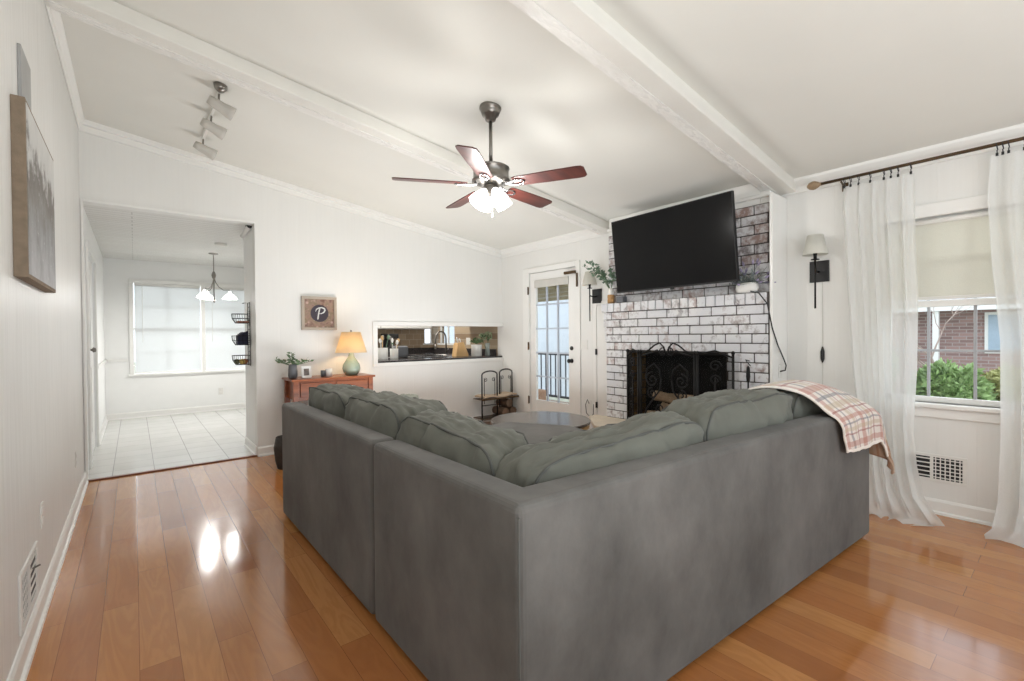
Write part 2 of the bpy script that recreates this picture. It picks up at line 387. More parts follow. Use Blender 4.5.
# back wall: pieces about the wide opening and the pass-through
bm = BM()
def backpiece(x0, x1, z0, z1=None):
    prism(bm, [(x0, z0), (x1, z0), (x1, z1 if z1 else CZ(x1)), (x0, z1 if z1 else CZ(x0))], 1, YB, YB+T)
backpiece(XL, -.335, 0); backpiece(-.335, 1.0, 2.462); backpiece(1.0, 2.335, 0); backpiece(2.335, XR, 0, .93); backpiece(2.335, XR, 1.395)
struct('wall_back', bm, M['wall_x'])
struct('wall_alcove', bx(1.0, 1.14, YB+T, 6.15, 0, 2.5), M['wall_dining'])
# right wall with window and french door openings
WY0, WY1, WZ0, WZ1 = .20, .92, .765, 2.06
DY0, DY1, DZ1 = 4.0, 4.88, 2.12
bm = BM(); X0, X1 = XR, XR+T
box(bm, X0, X1, YR-.12, WY0, 0, CZ(XR)); box(bm, X0, X1, WY0, WY1, 0, WZ0); box(bm, X0, X1, WY0, WY1, WZ1, CZ(XR))
box(bm, X0, X1, WY1, DY0, 0, CZ(XR)); box(bm, X0, X1, DY0, DY1, DZ1, CZ(XR)); box(bm, X0, X1, DY1, YB+T, 0, CZ(XR))
struct('wall_right', bm, M['wall_y'])
# rear wall (behind the camera) with a wide window opening
bm = BM(); x0, x1 = XL, XR
prism(bm, [(x0, 0), (x1, 0), (x1, .6), (x0, .6)], 1, YR-.12, YR); prism(bm, [(x0, .6), (.1, .6), (.1, CZ(.1)), (x0, CZ(x0))], 1, YR-.12, YR)
prism(bm, [(3.7, .6), (x1, .6), (x1, CZ(x1)), (3.7, CZ(3.7))], 1, YR-.12, YR); prism(bm, [(.1, 2.4), (3.7, 2.4), (3.7, CZ(3.7)), (.1, CZ(.1))], 1, YR-.12, YR)
struct('wall_rear', bm, M['wall_x'])
# dining and kitchen walls
bm = BM()
box(bm, XL-.12, 0.0, 9.45, 9.57, 0, 2.5); box(bm, 0.0, 1.85, 9.45, 9.57, 0, .70); box(bm, 0.0, 1.85, 9.45, 9.57, 2.14, 2.5); box(bm, 1.85, 2.0, 9.45, 9.57, 0, 2.5)
struct('wall_dining_far', bm, M['wall_dining'])
bm = BM()
box(bm, XL-.12, XL, YB+T, 6.12, 0, 2.5); box(bm, XL-.12, XL, 6.12, 7.25, 2.14, 2.5); box(bm, XL-.12, XL, 7.25, 9.6, 0, 2.5)
struct('wall_dining_left', bm, M['wall_dining'])
struct('wall_partition', bx(2.0, 2.06, 6.3, 9.45, 0, 2.5), M['wall_dining'])
bm = BM(); KY = 7.6
box(bm, 2.06, 3.5, KY, KY+.12, 0, 2.5); box(bm, 3.5, 4.12, KY, KY+.12, 0, 2.5); box(bm, 4.12, XR, KY, KY+.12, 0, 1.13); box(bm, 4.12, XR, KY, KY+.12, 1.9, 2.5)
struct('wall_kitchen_far', bm, M['backsplash'])
bm = BM()
box(bm, X0, X1, YB+T, 6.86, 0, 2.5); box(bm, X0, X1, 6.86, 7.40, 0, 1.13); box(bm, X0, X1, 6.86, 7.40, 1.9, 2.5); box(bm, X0, X1, 7.40, KY+.12, 0, 2.5)
struct('wall_kitchen_right', bm, M['backsplash'])

# ceiling beams
def beam(y0, y1, d=.09):
    bm = BM(); prism(bm, [(XL, CZ(XL)-d), (XR, CZ(XR)-d), (XR, CZ(XR)+.01), (XL, CZ(XL)+.01)], 1, y0, y1)
    o = struct('trim_ceiling_beam', bm, M['beam'], .008)
    bm = BM(); prism(bm, [(XL+.02, CZ(XL+.02)-d-.004), (XR-.02, CZ(XR-.02)-d-.004), (XR-.02, CZ(XR-.02)-d+.01), (XL+.02, CZ(XL+.02)-d+.01)], 1, y1-.085, y1-.002)
    s = obj('taped_strip', bm, M['beam_strip'], o)
beam(1.50, 1.71); beam(3.39, 3.58)
# crown mouldings and baseboards
def crown(name, pts): 
    bm = BM(); prism(bm, *pts); struct(name, bm, M['trim'], .006)
z = CZ(XR)
crown('trim_crown_right', ([(XR, z-.10), (XR-.018, z-.10), (XR-.022, z-.05), (XR-.07, z-.01), (XR-.07, z+.02), (XR, z+.02)], 1, YR, YB))
z = CZ(XL)
crown('trim_crown_left', ([(XL, z-.09), (XL+.012, z-.09), (XL+.016, z-.05), (XL+.045, z-.02), (XL+.045, z+.01), (XL, z+.01)], 1, YR, YB))
bm = BM()
for k, (dy, dz) in enumerate(((.02, .10), (.055, .045))):
    prism(bm, [(XL, CZ(XL)-dz), (XR, CZ(XR)-dz), (XR, CZ(XR)+.005), (XL, CZ(XL)+.005)], 1, YB-dy, YB)
struct('trim_crown_back', bm, M['trim'], .004)
def baseboard(name, axis, a0, a1, wall, s):
    bm = BM()
    prof = [(0, 0), (s*.026, 0), (s*.024, .014), (s*.014, .022), (s*.013, .085), (s*.006, .10), (0, .10)]
    if axis == 1: prism(bm, [(wall+p, q) for p, q in prof], 1, a0, a1)
    else: prism(bm, [(wall+p, q) for p, q in prof], 0, a0, a1)
    struct(name, bm, M['trim'])
baseboard('baseboard_left', 1, YR, YB, XL, 1)
baseboard('baseboard_right', 1, YR, 1.52, XR, -1); baseboard('baseboard_right_far', 1, 5.03, YB, XR, -1)
baseboard('baseboard_back', 0, 1.0, XR, YB, -1)
baseboard('baseboard_dining_far', 0, XL, 2.0, 9.45, -1)
baseboard('baseboard_dining_left', 1, 7.33, 9.45, XL, 1)
struct('trim_chair_rail', bx(XL, -.08, 9.425, 9.45, .90, .945), M['trim'], .004)
struct('trim_chair_rail', bx(XL, XL+.022, 7.36, 9.42, .90, .945), M['trim'], .004)
bm = BM(); box(bm, -.335, 1.0, YB-.012, YB, 2.462, 2.482); box(bm, -.345, -.33, YB-.012, YB, 0, 2.482)
struct('trim_opening', bm, M['trim'])
# pass-through frame
bm = BM(); y0 = YB-.018
box(bm, 2.275, XR-.001, y0, YB, 1.395, 1.445); box(bm, 2.275, 2.335, y0, YB, .93, 1.395); box(bm, 2.275, XR-.001, y0, YB, .885, .93)
struct('trim_pass_through', bm, M['trim'], .004)
baseboard('baseboard_alcove', 1, YB+.02, 6.15, 1.0, -1)

# ------------------------------------------------------------ right window
def right_window():
    t = BM(); box(t, XR-.02, XR, WY0-.08, WY0, WZ0-.02, WZ1+.09); box(t, XR-.02, XR, WY1, WY1+.08, WZ0-.02, WZ1+.09); box(t, XR-.022, XR, WY0, WY1, WZ1, WZ1+.09)
    box(t, XR-.02, XR, WY0-.08, WY1+.08, WZ0-.10, WZ0-.03)
    o = struct('window_1', t, M['trim'], .006)
    s = obj('window_sill', bx(XR-.05, XR+.08, WY0-.09, WY1+.09, WZ0-.03, WZ0), M['trim'], o, .006)
    f = BM(); xs0, xs1 = XR+.035, XR+.065
    zm = 1.455
    box(f, xs0, xs1, WY0, WY0+.035, WZ0, WZ1); box(f, xs0, xs1, WY1-.035, WY1, WZ0, WZ1); box(f, xs0, xs1, WY0, WY1, WZ0, WZ0+.04)
    box(f, xs0-.01, xs1, WY0, WY1, zm-.02, zm+.025); box(f, xs0, xs1, WY0, WY1, WZ1-.04, WZ1)
    sash = obj('window_frame', f, M['trim'], o, .003)
    mm = BM()
    for yy in (.445, .68): box(mm, xs0+.008, xs1-.004, yy-.008, yy+.008, WZ0+.04, WZ1-.04)
    for zz in (1.13, 1.77): box(mm, xs0+.006, xs1-.006, WY0+.035, WY1-.035, zz-.008, zz+.008)
    obj('muntins', mm, plain('muntin_grey_white', srgb(176, 178, 182), .4, var=.01), o)
    obj('pane', bx(XR+.048, XR+.052, WY0+.03, WY1-.03, WZ0+.03, WZ1-.03), M['glass'], o)
right_window()
t = thing('roller_shade', 'cream roller shade half drawn inside the window beside the fireplace', 'window shade', (XR+.02, .56, 2.0))
obj('shade_cloth', bx(XR+.012, XR+.015, WY0+.012, WY1-.012, 1.50, 2.02), M['shade_cloth'], t)
obj('roller_tube', tubed([(XR+.02, WY0+.01, 2.03), (XR+.02, WY1-.01, 2.03)], .02, 12), M['ceramic'], t, smooth=True)
obj('bottom_bar', bx(XR+.006, XR+.022, WY0+.012, WY1-.012, 1.485, 1.505), M['ceramic'], t, .003)

# ------------------------------------------------------------ french door and narrow door on the right wall
def french_door():
    c = BM(); box(c, XR-.02, XR, DY0-.075, DY0, 0, DZ1+.07); box(c, XR-.02, XR, DY1, DY1+.13, 0, DZ1+.07); box(c, XR-.02, XR, DY0, DY1, DZ1, DZ1+.07)
    o = struct('door_1', c, M['trim'], .005)
    s = BM(); a, b = XR+.005, XR+.045
    gy0, gy1, gz0, gz1 = 4.14, 4.765, .37, 2.0
    box(s, a, b, DY0+.005, gy0, .01, DZ1-.005); box(s, a, b, gy1, DY1-.005, .01, DZ1-.005); box(s, a, b, gy0, gy1, .01, gz0); box(s, a, b, gy0, gy1, gz1, DZ1-.005)
    slab = obj('door_slab', s, M['trim'], o, .003)
    m = BM()
    for k in (1, 2): y = gy0+(gy1-gy0)*k/3; box(m, a+.008, b-.008, y-.010, y+.010, gz0, gz1)
    for k in range(1, 5): z = gz0+(gz1-gz0)*k/5; box(m, a+.006, b-.010, gy0, gy1, z-.010, z+.010)
    obj('muntins', m, plain('door_muntin_paint', srgb(190, 196, 206), .4, var=.01), o)
    obj('pane', bx(a+.018, a+.022, gy0, gy1, gz0, gz1), M['glass'], o)
    bl = BM(); box(bl, a-.016, a-.002, gy0-.01, gy1+.01, 1.91, 2.01)
    obj('door_blind', bl, plain('taupe_folded_blind', srgb(206, 203, 196), .7), o, .003)
    k = BM(); lathe(k, [(0, 0), (.028, 0), (.028, .006), (.010, .010), (.010, .035), (.026, .045), (.028, .06), (.018, .072), (0, .074)], (XR+.005, 4.085, .93), 20, (-1, 0, 0))
    obj('door_knob', k, M['black'], o, smooth=True)
    k = BM(); lathe(k, [(0, 0), (.026, 0), (.026, .012), (.012, .018), (0, .02)], (XR+.005, 4.085, 1.09), 20, (-1, 0, 0))
    obj('deadbolt', k, M['black'], o, smooth=True)
    for z in (.36, 1.11, 1.88):
        h = BM(); box(h, XR-.03, XR-.018, DY1-.004, DY1+.014, z-.05, z+.05); tube(h, [(XR-.032, DY1+.005, z-.055), (XR-.032, DY1+.005, z+.055)], .008, 8)
        obj('hinge', h, M['bronze'], o)
    c = BM(); box(c, XR-.05, XR-.02, DY0-.02, DY0+.17, 2.03, 2.065); box(c, XR-.045, XR-.02, DY0-.05, DY0-.035, 1.86, 2.03)
    obj('door_closer', c, M['bronze'], o, .003)
french_door()
struct('wall_porch_side', bx(XR+.13, XR+.2, 5.05, 5.3, -.1, 2.4), M['wall_dining'])
def narrow_door():
    c = BM(); y0, y1 = 3.44, 3.665
    box(c, XR-.015, XR, y1, y1+.05, .0, 1.66); box(c, XR-.015, XR, y0, y1, 1.61, 1.66)
    o = struct('door_2', c, M['trim'], .004)
    obj('door_slab', bx(XR-.012, XR-.001, y0, y1-.006, .02, 1.605), M['trim'], o, .002)
    for z in (.42, 1.055):
        h = BM(); box(h, XR-.03, XR-.014, y1-.012, y1+.008, z-.035, z+.035); obj('hinge', h, M['black'], o)
narrow_door()
def dining_window():
    t = BM()
    for x0, x1 in ((-.06, 0.0), (.885, .945), (1.83, 1.89)): box(t, x0, x1, 9.425, 9.45, .70, 2.14)
    box(t, -.06, 1.89, 9.425, 9.45, 2.14, 2.2)
    o = struct('window_2', t, M['trim'], .005)
    obj('window_sill', bx(-.08, 1.91, 9.40, 9.5, .665, .70), M['trim'], o, .005)
    f = BM(); box(f, .89, .94, 9.46, 9.53, .70, 2.14)
    for x0, x1 in ((0, .885), (.945, 1.85)):
        box(f, x0, x1, 9.5, 9.53, 1.39, 1.44); xm = (x0+x1)/2; box(f, xm-.01, xm+.01, 9.5, 9.53, .7, 2.14)
        for z in (1.05, 1.8): box(f, x0, x1, 9.505, 9.525, z-.01, z+.01)
    obj('window_frame', f, M['trim'], o)
    obj('pane', bx(0, 1.85, 9.513, 9.517, .7, 2.14), M['glass'], o)
dining_window()
for x0, x1, lab in ((.01, .88, 'closed white horizontal blind in left half of dining room window'), (.95, 1.83, 'closed white horizontal blind in right half of dining room window')):
    t = thing('window_blind', lab, 'blind', ((x0+x1)/2, 9.475, .72), group='dining room window blinds')
    bm = BM(); n = 56
    for k in range(n):
        z = .735+1.36*k/(n-1); prism(bm, [(9.468, z-.010), (9.470, z-.010), (9.482, z+.016), (9.480, z+.016)], 0, x0, x1)
    obj('slats', bm, M['blind'], t)
    obj('headrail', bx(x0, x1, 9.455, 9.495, 2.105, 2.138), M['ceramic'], t, .003)
    obj('bottom_rail', bx(x0, x1, 9.462, 9.488, .705, .722), M['ceramic'], t, .003)
    obj('wand', tubed([(x0+.1, 9.452, 2.1), (x0+.1, 9.452, 1.2)], .004, 6), M['ceramic'], t)
# dining room side door in the left wall
c = BM(); box(c, XL, XL+.02, 6.05, 6.12, 0, 2.21); box(c, XL, XL+.02, 7.25, 7.32, 0, 2.21); box(c, XL, XL+.02, 6.12, 7.25, 2.14, 2.21)
o = struct('door_3', c, M['trim'], .005)
s = BM(); box(s, XL-.05, XL-.015, 6.13, 7.24, .01, 2.13)
obj('door_slab', s, M['trim'], o, .003)
s = BM()
for z0, z1 in ((.25, .95), (1.15, 1.95)):
    for y0 in (6.27, 6.75): box(s, XL-.016, XL-.008, y0, y0+.34, z0, z1)
obj('raised_panels', s, M['trim'], o, .006)
obj('door_knob', lathed([(0, 0), (.025, 0), (.025, .006), (.01, .01), (.01, .04), (.027, .05), (.02, .07), (0, .073)], (XL-.015, 6.22, 1.15), 16, (1, 0, 0)), M['nickel'], o, smooth=True)
# kitchen windows in the corner over the sink
def kwin(name, axis):
    f = BM()
    if axis == 0:
        y0, y1 = 6.86, 7.40
        for a, b in ((y0, y0+.03), (y1-.03, y1), ((y0+y1)/2-.012, (y0+y1)/2+.012)): box(f, XR+.03, XR+.06, a, b, 1.13, 1.9)
        box(f, XR-.01, XR+.08, y0-.03, y1+.03, 1.10, 1.13)
        o = struct(name, f, M['trim']); obj('pane', bx(XR+.043, XR+.046, y0, y1, 1.13, 1.9), M['glass'], o)
    else:
        x0, x1 = 4.12, XR
        for a, b in ((x0, x0+.03), (x1-.03, x1)): box(f, a, b, KY+.03, KY+.06, 1.13, 1.9)
        box(f, x0-.03, x1, KY-.01, KY+.08, 1.10, 1.13)
        o = struct(name, f, M['trim']); obj('pane', bx(x0, x1, KY+.043, KY+.046, 1.13, 1.9), M['glass'], o)
kwin('window_3', 0); kwin('window_4', 1)

# ------------------------------------------------------------ fireplace
FX, UX = 4.00, 4.10  # fireplace, screen, television and mantel numbers scaled about the camera to sit deeper
HZ = .366
def fireplace():
    t = thing('fireplace', 'floor to ceiling whitewashed brick fireplace with raised hearth and soldier course mantel ledge', 'fireplace', (4.0, 2.36, 0))
    # core masses (mortar), opening y 1.88..2.88, z .40..1.102
    b = BM(); c = .007
    box(b, FX+c, XR-.002, 1.605, 1.953, 0, 1.598); box(b, FX+c, XR-.002, 2.992, 3.278, 0, 1.598); box(b, FX+c, XR-.002, 1.953, 2.992, 1.095, 1.598)
    box(b, UX+c, XR-.002, 1.636, 3.32, 1.598, 2.35); box(b, FX+c, XR-.002, 1.953, 2.992, 0, .27)
    obj('mortar_core', b, M['mortar'], t)
    rnd = random.Random(3)
    def brk(b, x, y0, y1, z0, z1, d=.06):
        j = rnd.uniform(-.0025, .0025); g = .0045
        box(b, x+j, x+d, y0+g, y1-g, z0+g, z1-g)
    # lower surround
    b = BM(); C = .081; L = .2235
    for r in range(14):
        z0 = HZ+r*C; z1 = z0+C
        yr, yl = 1.605, 3.283+(.035 if r >= 12 else .02 if r >= 10 else 0)
        off = (L/2 if r % 2 else 0)
        y = yl+off
        while y > yr:
            a1 = min(y, yl); a0 = max(y-L, yr)
            for s0, s1 in (((yr, 1.953), (2.992, yl)) if z1 < 1.10 else ((yr, yl),)):
                q0, q1 = max(a0, s0), min(a1, s1)
                if q1-q0 > .02: brk(b, FX, q0, q1, z0, z1)
            y -= L
    obj('brick_surround', b, M['brick'], t, .004, seg=1)
    b = BM(); y = 3.335; k = 0; z0, z1 = HZ+14*C, 1.60
    while y > 1.62:
        w = .086; brk(b, FX-.018, max(y-w, 1.60), y, z0, z1, .16); y -= w
    obj('mantel_course', b, M['brick'], t, .004, seg=1)
    # flue bricks above the ledge
    b = BM()
    for r in range(9):
        z0 = 1.602+r*.083; z1 = z0+.083; y = 3.325+(L/2 if r % 2 else 0)
        while y > 1.636:
            a1, a0 = min(y, 3.325), max(y-L, 1.636)
            if a1-a0 > .02: brk(b, UX, a0, a1, z0, z1)
            y -= L
    obj('flue_bricks', b, M['brick'], t, .004, seg=1)
    # white cap, frieze and side board
    b = BM()
    for x0, ya, yb_, za, dz in ((UX+.012, 1.636, 3.32, 2.35, .003),):
        prism(b, [(x0, za), (XR-.002, za), (XR-.002, CZ(XR)-dz), (x0, CZ(x0)-dz)], 1, 1.712, yb_)
        prism(b, [(x0, za), (XR-.002, za), (XR-.002, CZ(XR)-.093), (x0, CZ(x0)-.093)], 1, ya, 1.711)
    box(b, UX-.012, UX+.02, 1.62, 3.335, 2.40, 2.43)
    obj('white_frieze', b, M['trim'], t, .006)
    b = BM(); box(b, FX+.012, XR-.002, 1.577, 1.602, .10, 2.40)
    obj('side_board', b, M['trim'], t, .003)
    # firebox lining
    b = BM(); box(b, 4.285, 4.303, 1.958, 2.987, .27, 1.09); box(b, FX+.02, 4.285, 1.955, 1.97, .27, 1.09); box(b, FX+.02, 4.285, 1.97, 2.987, 1.07, 1.09); box(b, FX+.02, 4.285, 1.97, 2.987, .27, HZ-.001)
    obj('firebox_lining', b, M['soot'], t)
    b = BM()
    for r in range(9):
        for k in range(2):
            z0 = HZ+r*.081; x0 = FX+.065+k*.115+(.02 if r % 2 else 0); box(b, x0, min(x0+.108, 4.28), 2.968, 2.989, z0+.004, z0+.074)
    obj('firebrick_side', b, M['firebrick'], t)
    # raised hearth: stone top over soldier bricks
    b = BM(); prism(b, [(3.525, 1.475), (4.01, 1.475), (4.01, 3.43), (3.885, 3.43), (3.525, 3.045)], 2, HZ-.045, HZ)
    obj('hearth_slab', b, M['hearth'], t, .006)
    b = BM(); prism(b, [(3.565, 1.505), (4.01, 1.505), (4.01, 3.40), (3.905, 3.40), (3.565, 3.025)], 2, 0, HZ-.045)
    obj('hearth_core', b, M['mortar'], t)
    b = BM()
    for k in range(17):
        y = 1.515+k*.088
        for z0, z1 in ((.15, .318), (.0, .14)): box(b, 3.55, 3.575, y+.005, y+.083, z0+.004, z1)
    n = 5; A = Vector((3.56, 3.035, 0)); B = Vector((3.895, 3.395, 0)); d = (B-A)/n; nr = Vector((-d.y, d.x, 0)).normalized()
    for k in range(n):
        c_ = A+d*(k+.5)
        for z0, z1 in ((.15, .318), (.0, .14)): obox(b, (c_.x, c_.y, (z0+z1)/2), (d.length/2-.005, .016, (z1-z0)/2), math.atan2(d.y, d.x))
    obj('hearth_bricks', b, M['brick'], t, .004, seg=1)
fireplace()
# logs in the firebox
for k, (y, z, a, ln, x) in enumerate(((2.28, .425, .12, .50, 4.10), (2.60, .42, -.1, .55, 4.19), (2.30, .425, .1, .52, 4.21), (2.42, .52, -.2, .5, 4.15), (2.48, .62, .15, .6, 4.15))):
    b = BM(); n = 9; rad = .05; pts = []
    for i in range(n): s = -ln/2+ln*i/(n-1); pts.append((x+s*math.sin(a)*.6, y+s*math.cos(a), z+.006*math.sin(i*1.3+k)))
    tube(b, pts, [rad*(1+.08*math.sin(i*2.1+k)) for i in range(n)], 9)
    labs = ['lowest right log in firebox behind iron screen', 'lowest left log in firebox behind iron screen', 'right split log on second tier of firebox pile', 'left split log on second tier of firebox pile', 'topmost pale log of the firebox pile']
    single('firewood_log', b, M['log'], labs[k], 'log', group='logs in the firebox')
# scrolled fire screen
def spiral(c, r0, turns, a0, u, v, s=1, n=26):
    c, u, v = Vector(c), Vector(u), Vector(v); out = []
    for i in range(n+1):
        f = i/n; a = a0+s*turns*2*PI*f; r = r0*(1-.82*f); out.append(c+u*r*math.cos(a)+v*r*math.sin(a))
    return out
def fire_screen():
    t = thing('fire_screen', 'black wrought iron folding fire screen with scrollwork standing before the firebox', 'fire screen', (3.81, 2.42, HZ))
    Z = Vector((0, 0, 1)); zb, zt = HZ+.01, 1.083
    def panel(name, P, Q, arch):
        P, Q = Vector(P), Vector(Q); U = (Q-P); W = U.length; U.normalize(); b = BM()
        for e in (P, Q): tube(b, [e+Z*zb, e+Z*zt], .012, 8); lathe(b, [(0, -.0), (.016, 0), (.016, .02), (0, .03)], e+Z*zt, 8)
        tube(b, [P+Z*(zb+.03), Q+Z*(zb+.03)], .008, 6)
        mid = (P+Q)/2
        if arch:
            for s, e in ((-1, P), (1, Q)):
                c0 = e+Z*(zt-.01); pts = [c0, c0-U*s*W*.16+Z*.035, c0-U*s*W*.28+Z*.085, mid+U*s*W*.12+Z*(zt+.095), mid+U*s*W*.045+Z*(zt+.055), mid+U*s*.02+Z*(zt+.0)]
                tube(b, pts, .008, 6); tube(b, [c0-Z*.02, c0-U*s*W*.2+Z*.01, mid+U*s*W*.17+Z*(zt+.03), mid+U*s*W*.09+Z*(zt-.02), mid+U*s*.02+Z*(zt-.005)], .007, 6)
                tube(b, spiral(mid+U*s*.035+Z*(zt+.02), .035, 1.1, 0, U*s, Z), .006, 6)
                for (zc, r) in ((.83, .072), (.70, .055)): tube(b, spiral(mid+U*s*W*.27+Z*zc, r, 1.5, PI/2, U*-s, Z), .007, 6)
                tube(b, [mid+U*s*W*.10+Z*.84, mid+U*s*W*.13+Z*.93, mid+U*s*W*.24+Z*.985, mid+U*s*W*.37+Z*.93, mid+U*s*W*.40+Z*.84], .007, 6)
                tube(b, [mid+U*s*W*.10+Z*.84, mid+U*s*W*.12+Z*.74, mid+U*s*W*.26+Z*.64, mid+U*s*W*.38+Z*.55, mid+U*s*W*.44+Z*.44], .007, 6)
                for (zc, r) in ((.56, .05), (.48, .04)): tube(b, spiral(mid+U*s*W*.12+Z*zc, r, 1.4, -PI/2, U*s, Z), .006, 6)
        else:
            tube(b, [P+Z*zt, mid+Z*(zt+.03), Q+Z*(zt-.03)], .008, 6)
            tube(b, [mid+Z*zb, mid+Z*.88], .007, 6)
            for (zc, r) in ((.98, .05), (.86, .045)): tube(b, spiral(mid+Z*zc, r, 1.4, 0, U, Z), .006, 6)
            for zc in (.55, .68): tube(b, spiral(mid+U*W*.1+Z*zc, .045, 1.4, 0, U, Z), .006, 6)
        f = obj(name, b, M['black_metal'], t, smooth=True)
        g = BM(); n = (U.cross(Z)).normalized()*.004
        A = [P+Z*(zb+.03), Q+Z*(zb+.03), Q+Z*(zt-.02), P+Z*(zt-.02)]
        va = [g.verts.new(p-n) for p in A]; vb = [g.verts.new(p+n) for p in A]
        g.faces.new(va[::-1]); g.faces.new(vb)
        for i in range(4): g.faces.new((va[i], va[(i+1) % 4], vb[(i+1) % 4], vb[i]))
        obj('mesh_panel', g, M['mesh'], f)
    panel('center_panel', (3.81, 2.70, 0), (3.81, 2.14, 0), True)  # panel ends worked out beforehand from image pixels at an assumed depth
    panel('side_panel', (3.81, 2.115, 0), (3.95, 1.87, 0), False)
    panel('side_panel', (3.81, 2.727, 0), (3.94, 2.95, 0), False)
M['mesh'] = sheer_mat('fine_black_wire_mesh', srgb(30, 30, 30), .28, 0)
fire_screen()

# ------------------------------------------------------------ television
def tv():
    W, Hh = 1.289, .738
    c = Vector((3.86, 2.437, 2.058))
    t = thing('television', 'large black flat screen television tilted on its mount above the brick mantel', 'television', c)
    yaw, tilt = -.055, .122
    r = Vector((math.sin(yaw), -math.cos(yaw), 0)); n = Vector((-math.cos(yaw), -math.sin(yaw), 0)); up = Vector((0, 0, 1))*math.cos(tilt)+n*math.sin(tilt); nn = r.cross(up); 
    if nn.dot(n) < 0: nn = -nn
    Mx = Matrix((r, up, nn)).transposed()
    def ob(dc, h): b = BM(); obox(b, c+Mx @ Vector(dc), h, Mx); bmesh.ops.recalc_face_normals(b, faces=b.faces[:]); return b
    obj('bezel', ob((0, 0, -.018), (W/2, Hh/2, .018)), M['black'], t, .003)
    s = NT('black_tv_screen'); s.set(Base_Color=s.ramp(s.noise(2), [(.3, (.006, .006, .007, 1)), (.7, (.009, .009, .009, 1))]), Roughness=.16); s.p.inputs['Specular IOR Level'].default_value = .2
    obj('screen', ob((0, .004, .001), (W/2-.008, Hh/2-.012, .001)), s.m, t)
    obj('back_housing', ob((0, -.05, -.055), (W*.36, Hh*.32, .02)), M['black'], t, .01)
    b = BM(); obox(b, (4.01, 2.44, 2.02), (.08, .03, .03), 0); obox(b, (4.085, 2.44, 2.02), (.012, .25, .10), 0); tube(b, [(3.95, 2.43, 2.04), (4.0, 2.15, 2.06), (4.08, 2.05, 2.06)], .018, 8)
    obj('wall_mount', b, M['black'], t, .003)
    obj('status_sensor', ob((.02, -Hh/2-.006, .0), (.018, .008, .006)), M['black'], t)
tv()
single('power_cord', tubed([(4.04, 1.83, 1.69), (4.06, 1.80, 1.64), (4.05, 1.76, 1.615), (3.965, 1.73, 1.61), (3.95, 1.66, 1.59), (3.965, 1.60, 1.50), (3.985, 1.57, 1.30), (4.08, 1.565, 1.16), (4.17, 1.56, 1.06), (4.22, 1.555, .99), (4.20, 1.555, .95), (4.13, 1.565, .945)], .005, 6), M['rubber'],
       'black television cord hanging down the right edge of the brick to an outlet', 'cord', smooth=True)
def outlet(name, c, axis, s, lab, cat='outlet', w=.07, h=.115, holes=2, m=None):
    t = thing(name, lab, cat, c); x, y, z = c; b = BM()
    if axis == 0: box(b, min(x, x+s*.006), max(x, x+s*.006), y-w/2, y+w/2, z-h/2, z+h/2)
    else: box(b, x-w/2, x+w/2, min(y, y+s*.006), max(y, y+s*.006), z-h/2, z+h/2)
    obj('cover_plate', b, m or M['ceramic'], t, .002)
    for k in range(holes):
        zz = z+(.024 if k else -.024) if holes == 2 else z; b = BM()
        if axis == 0: box(b, min(x+s*.005, x+s*.009), max(x+s*.005, x+s*.009), y-.016, y+.016, zz-.014, zz+.014)
        else: box(b, x-.016, x+.016, min(y+s*.005, y+s*.009), max(y+s*.005, y+s*.009), zz-.014, zz+.014)
        obj('socket' if cat == 'outlet' else 'toggle', b, M['ceramic'], t, .002)
    return t
outlet('wall_outlet', (4.15, 1.577, .945), 1, -1, 'white outlet on the board beside the brick where the television cord plugs in')
outlet('wall_outlet', (XR, 3.79, .40), 0, -1, 'white outlet low on the wall between glass door and fireplace, cord plugged in')
outlet('light_switch', (XR, 3.87, 1.135), 0, -1, 'white double light switch plate right of the glass door', 'light switch', .115)
outlet('wall_outlet', (XL, 3.10, .43), 0, 1, 'narrow white plate on left wall above the floor register')
outlet('wall_outlet', (1.16, 9.45, .335), 1, -1, 'white outlet low on the far wall of the dining room')
outlet('wall_outlet', (XL, 4.75, .36), 0, 1, 'small white outlet on left wall near the dining room opening')
single('outlet_cord', tubed([(XR-.012, 3.79, .42), (XR-.03, 3.80, .47), (XR-.02, 3.84, .40), (XR-.015, 3.83, .30), (XR-.015, 3.77, .26), (XR-.015, 3.72, .30), (XR-.015, 3.715, .42)], .004, 6), M['black'], 'thin dark cord looping from outlet between glass door and fireplace', 'cord', smooth=True)
# fireplace poker hanging on the bricks
t = thing('fireplace_poker', 'black iron fireplace tool hanging on the brick right of the firebox', 'fireplace tool', (3.95, 1.745, 1.0))
obj('shaft', tubed([(3.95, 1.745, .99), (3.95, 1.745, .62)], .007, 8), M['black_metal'], t, smooth=True)
obj('handle', tubed([(3.95, 1.745, .86), (3.95, 1.745, .90), (3.95, 1.745, .98)], [.012, .017, .013], 10), M['black_metal'], t, smooth=True)
obj('hook', tubed([(3.98, 1.745, 1.03), (3.95, 1.765, 1.04), (3.935, 1.745, 1.02), (3.95, 1.725, .99)], .004, 6), M['black_metal'], t, smooth=True)

